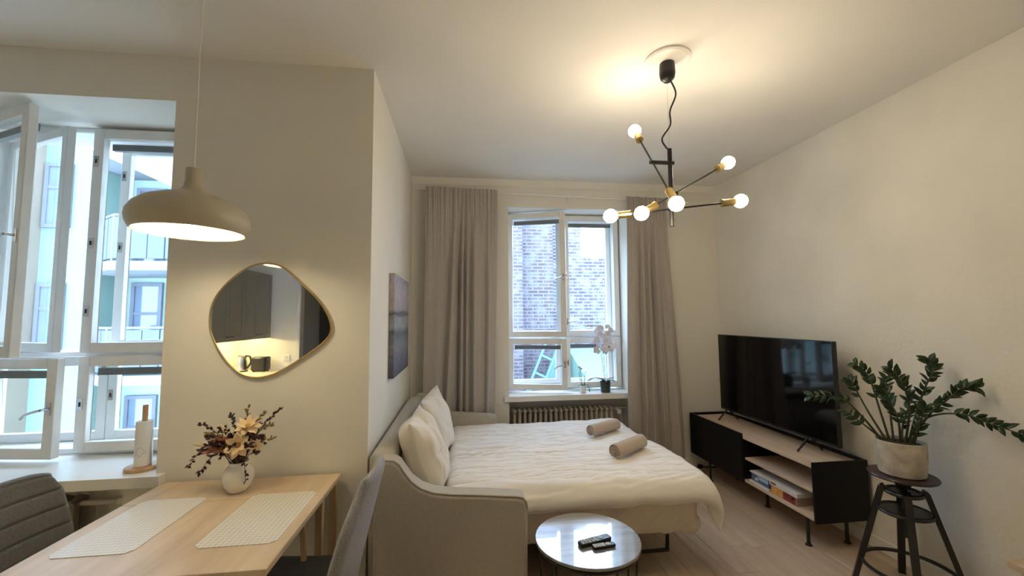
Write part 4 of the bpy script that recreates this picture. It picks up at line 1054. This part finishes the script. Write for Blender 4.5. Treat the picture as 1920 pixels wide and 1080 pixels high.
# ------------------------------------------------------------------ orchids on the sill
def orchid(x, y, z, r0, r1, h, m, label, leaves, stems_, flowers, br=.0):
    t = thing('potted_orchid', label, 'plant', (x, y, z))
    MB().lathe([(.001, z), (r0, z), (r0 + .001, z + .004)] + ([(r0 + .006, z + .006), (r0 + .006, z + .012), (r0, z + .016)] if br else []) + [(r1, z + h), (r1 - .004, z + h), (r1 - .006, z + h - .012), (.001, z + h - .012)], (x, y, 0), 32).build('pot', m, t)
    for pts, w in leaves:
        pl = spline([Vector((x, y, z + h - .012)) + Vector(p) for p in pts], 5); n = len(pl)
        def PL(u, v, pl=pl, n=n, w=w):
            i = min(int(v * (n - 1)), n - 2); p = pl[i].lerp(pl[i + 1], v * (n - 1) - i); d = (pl[i + 1] - pl[i]); sd = d.cross(Vector((0, 0, 1))); sd = sd.normalized() if sd.length > 1e-5 else Vector((1, 0, 0))
            hw = w * math.sin(math.pi * (.12 + .86 * v)) ** .6; uu = (u - .5) * 2
            return p + sd * uu * hw + Vector((0, 0, .25 * hw * abs(uu)))
        MB().sheet(PL, lambda u, v: .003, 4, 14).build('leaf', M_oleaf, t)
    for pts in stems_:
        MB().tube(spline([Vector((x, y, z + h - .012)) + Vector(p) for p in pts], 6), .0024, 6).build('stem', M_ostem, t)
    rr = random.Random(9); me = None
    for (fx, fy, fz, s) in flowers:
        c = Vector((x + fx, y + fy, z + fz)); nd = Vector((rr.uniform(-.6, .5), -1, rr.uniform(-.35, .25))).normalized()
        q = nd.to_track_quat('Z', 'Y').to_matrix().to_4x4(); q = q @ Matrix.Rotation(rr.uniform(-.4, .4), 4, 'Z'); q.translation = c
        q = q @ Matrix.Scale(s / .03, 4)
        if me is None:
            b = MB()
            for k, (a, L, w) in enumerate(((90, .030, .013), (210, .028, .012), (330, .028, .012), (10, .032, .022), (170, .032, .022))):
                Mx = Matrix.Rotation(R(a), 4, 'Z'); vs = []; fs = []
                for i in range(6):
                    tt = i / 5; hw = w * math.sin(math.pi * (.1 + .82 * tt)) ** .7
                    zc = .004 * math.sin(tt * 3) + (.002 if k > 2 else 0)
                    vs += [Mx @ Vector((tt * L, -hw, zc - .003)), Mx @ Vector((tt * L, 0, zc)), Mx @ Vector((tt * L, hw, zc - .003))]
                for i in range(5): fs += [(i * 3, i * 3 + 1, i * 3 + 4, i * 3 + 3), (i * 3 + 1, i * 3 + 2, i * 3 + 5, i * 3 + 4)]
                b.add(vs, fs)
            b.lathe([(.001, .002), (.006, .004), (.005, .012), (.001, .014)], n=8)
            me = b.build('flower', M_opetal, t, local=True, xf=q, recalc=False).data
        else: link('flower', me, t, q)
    return t
OZ = .7525
fl = []
ro = random.Random(4)
for cx_, z0_, z1_, n_ in ((-.085, .41, .64, 9), (-.02, .40, .62, 8), (.045, .42, .65, 8)):
    for i in range(n_):
        fl.append((cx_ + ro.uniform(-.03, .03), -.035 + ro.uniform(-.03, .03), lerp(z0_, z1_, i / (n_ - 1)), ro.uniform(.030, .037)))
fl += [(-.135, -.02, .66, .018), (-.165, -.02, .665, .012)]
orchid(1.437, 4.02, OZ, .046, .052, .108, M_opot, 'white flowering orchid in a dark green pot on the sill', [(((0, 0, 0), (-.06, -.01, .04), (-.13, -.02, .045), (-.19, -.03, .02)), .024), (((0, 0, 0), (.05, .0, .035), (.085, -.01, .04)), .020), (((0, 0, 0), (.04, -.03, .02), (.09, -.04, .015)), .020), (((0, 0, 0), (-.03, .03, .03), (-.06, .05, .03)), .018)],
       [((-.01, 0, 0), (-.02, 0, .15), (-.05, -.01, .36), (-.085, -.02, .55)), ((.0, 0, 0), (-.005, 0, .15), (-.012, 0, .33), (-.02, -.02, .54)), ((.02, 0, 0), (.02, 0, .15), (.022, 0, .33), (.045, -.02, .56))], fl)
orchid(1.205, 4.02, OZ, .026, .033, .072, M_white, 'small budding orchid in a white pot on the sill', [(((0, 0, 0), (-.03, -.01, .02), (-.06, -.02, .018)), .013), (((0, 0, 0), (.03, -.01, .025), (.055, -.02, -.01), (.062, -.02, -.05)), .013), (((0, 0, 0), (.02, .02, .015), (.03, .03, .03)), .010)],
       [((-.005, 0, 0), (-.015, 0, .08), (-.028, 0, .16), (-.032, 0, .185)), ((.01, 0, 0), (.02, 0, .08), (.028, 0, .15)), ((-.01, 0, 0), (-.03, 0, .08), (-.038, 0, .14))], [(-.036, -.01, .25, .014), (-.018, -.01, .235, .013)], br=1)

# ------------------------------------------------------------------ corner of the low bench on the right, plug and cable
lb = thing('low_bench', 'pale wooden low bench against the plaster wall', 'bench', (2.48, 1.2, 0))
MB().box(2.46, 2.635, .75, 1.655, .355, .385).build('seat', M_benchwood, lb, smooth=False, bevel=.004)
for x in (2.48, 2.62):
    for y in (.79, 1.60): MB().cyl((x, y, 0), (x, y, .356), .012, .015, n=12).build('leg', M_benchwood, lb)
pc = thing('power_cable', 'black plug and cable lying by the back baseboard', 'cable', (2.45, 3.90, 0))
MB().tube(spline([(2.36, 3.915, .02), (2.42, 3.90, .010), (2.50, 3.90, .006), (2.60, 3.91, .006)], 6), .005, 6).build('cord', M_blackm, pc)
MB().box(2.335, 2.375, 3.90, 3.932, .0, .032).build('plug', M_blackm, pc, smooth=False, bevel=.004)

# ------------------------------------------------------------------ kitchen behind the camera (seen in the mirror)
def cupboard(label, x0, x1, y0, y1, z0, z1, doors, plinth=0., handle_low=True, cat='cabinet', grp=None):
    t = thing('kitchen_cabinet', label, cat, ((x0 + x1) / 2, (y0 + y1) / 2, z0), group=grp)
    MB().box(x0, x1, y0, y1, z0, z1).build('body', M_cab, t, smooth=False)
    w = (y1 - y0) / doors
    for k in range(doors):
        ya, yb = y0 + k * w + .002, y0 + (k + 1) * w - .002; f = .055; za, zb = z0 + .002 + plinth, z1 - .002
        za -= .03 if handle_low else 0
        d = MB().box(x1 + .0005, x1 + .012, ya, yb, za, zb)
        d.box(x1 + .012, x1 + .020, ya, ya + f, za, zb).box(x1 + .012, x1 + .020, yb - f, yb, za, zb).box(x1 + .012, x1 + .020, ya + f, yb - f, za, za + f).box(x1 + .012, x1 + .020, ya + f, yb - f, zb - f, zb)
        do = d.build('door', M_cab, t, smooth=False)
        hy = yb - .03 if k % 2 == 0 else ya + .03; hz = za + .05 if handle_low else zb - .05
        MB().box(x1 + .020, x1 + .038, hy - .006 - .03, hy + .006 + .03, hz - .004, hz + .004).build('handle', M_darkmetal, do, smooth=False)
    return t
XK = XL + .001
cupboard('grey shaker wall cabinet in the kitchen corner seen in the mirror', XK, XL + .345, YK + .002, YK + .622, 1.305, 2.075, 2)
cupboard('grey shaker wall cabinet beside the corner one, nearer the window', XK, XL + .345, YK + .626, YK + 1.246, 1.305, 2.075, 2)
for k in range(2):
    cupboard('grey shaker base cabinet in the kitchen corner' if k == 0 else 'grey shaker base cabinet beside the corner one', XK, XL + .575, YK + .002 + .624 * k, YK + .622 + .624 * k, 0.001, .845, 2, plinth=.1, handle_low=False)
tag(MB().box(XK, XL + .61, YK + .002, YK + 1.26, .8455, .880).build('worktop', M_counter, smooth=False, bevel=.003, xf=T3(XL + .3, YK + .6, .845)), 'pale kitchen worktop running along the left wall', 'worktop')
tag(MB().box(XK + .20, XK + .225, YK + .03, YK + 1.22, 1.295, 1.3048).build('led_strip', M_led, smooth=False, xf=T3(XK + .27, YK + .6, 1.293)), 'warm light strip under the kitchen wall cabinets', 'lamp')
ktz = .8803
kx, ky = -2.66, -.98
ket = thing('kettle', 'steel electric kettle with black handle on the worktop', 'kettle', (kx, ky, ktz))
MB().lathe([(.001, ktz + .012), (.072, ktz + .012), (.074, ktz + .03), (.064, ktz + .16), (.058, ktz + .185), (.04, ktz + .195), (.001, ktz + .198)], (kx, ky, 0), 32).build('body', M_metal, ket)
MB().lathe([(.001, ktz), (.078, ktz), (.078, ktz + .012), (.001, ktz + .012)], (kx, ky, 0), 32).build('base', M_blackm, ket)
MB().tube(spline([(kx + .05, ky, ktz + .185), (kx + .10, ky, ktz + .18), (kx + .115, ky, ktz + .11), (kx + .075, ky, ktz + .04)], 5), .012, 8).build('handle', M_blackm, ket)
kx2 = -2.43
tt = thing('toaster', 'black toaster standing next to the kettle', 'toaster', (kx2, ky, ktz))
MB().box(kx2 - .085, kx2 + .085, ky - .08, ky + .08, ktz + .008, ktz + .175).build('body', M_blackm, tt, bevel=.022)
MB().box(kx2 - .06, kx2 + .06, ky - .035, ky - .015, ktz + .174, ktz + .1765).box(kx2 - .06, kx2 + .06, ky + .015, ky + .035, ktz + .174, ktz + .1765).build('slot', M_darkmetal, tt, smooth=False)
MB().box(kx2 + .085, kx2 + .10, ky - .012, ky + .012, ktz + .10, ktz + .115).build('lever', M_darkmetal, tt, smooth=False)
for x in (-.06, .06):
    for y in (-.055, .055): MB().cyl((kx2 + x, ky + y, ktz), (kx2 + x, ky + y, ktz + .012), .008, n=8).build('foot', M_blackm, tt)
so = thing('wall_socket', 'white double socket on the kitchen end wall', 'socket', (-2.21, YK, 1.02))
MB().box(-2.25, -2.17, YK + .0005, YK + .012, .98, 1.06).build('plate', M_white, so, smooth=False, bevel=.004)
MB().lathe([(.001, 0), (.021, 0), (.021, .003), (.001, .003)], n=20, M=T3(-2.21, YK + .0125, 1.02) @ Matrix.Rotation(R(-90), 4, 'X')).build('insert', M_papergrey, so)
# doorway trim and doors of the hall
struct(MB().box(-2.10, -2.055, YK + .0005, YK + .02, 0, 2.30).box(-1.125, -1.08, YK + .0005, YK + .02, 0, 2.30).box(-2.055, -1.125, YK + .0005, YK + .02, 2.25, 2.30).build('trim_4', M_trim, smooth=False, bevel=.003))
d1_ = sroot('door_1', (-1.6, YK - 1.45, 0))
MB().box(-2.3, -1.62, YK - 1.498, YK - 1.45, 0.002, 2.1).build('leaf', M_door, d1_, smooth=False, bevel=.003)
MB().cyl((-1.70, YK - 1.45, 1.0), (-1.70, YK - 1.40, 1.0), .009, n=10).cyl((-1.70, YK - 1.405, 1.0), (-1.82, YK - 1.405, 1.0), .009, n=10).build('handle', M_metal, d1_)
wd = sroot('wall_hall'); MB().box(-1.80, -1.60, YK - 1.5, YK - .7, 0, CZ - .001).build('partition', M_wall, wd, smooth=False)
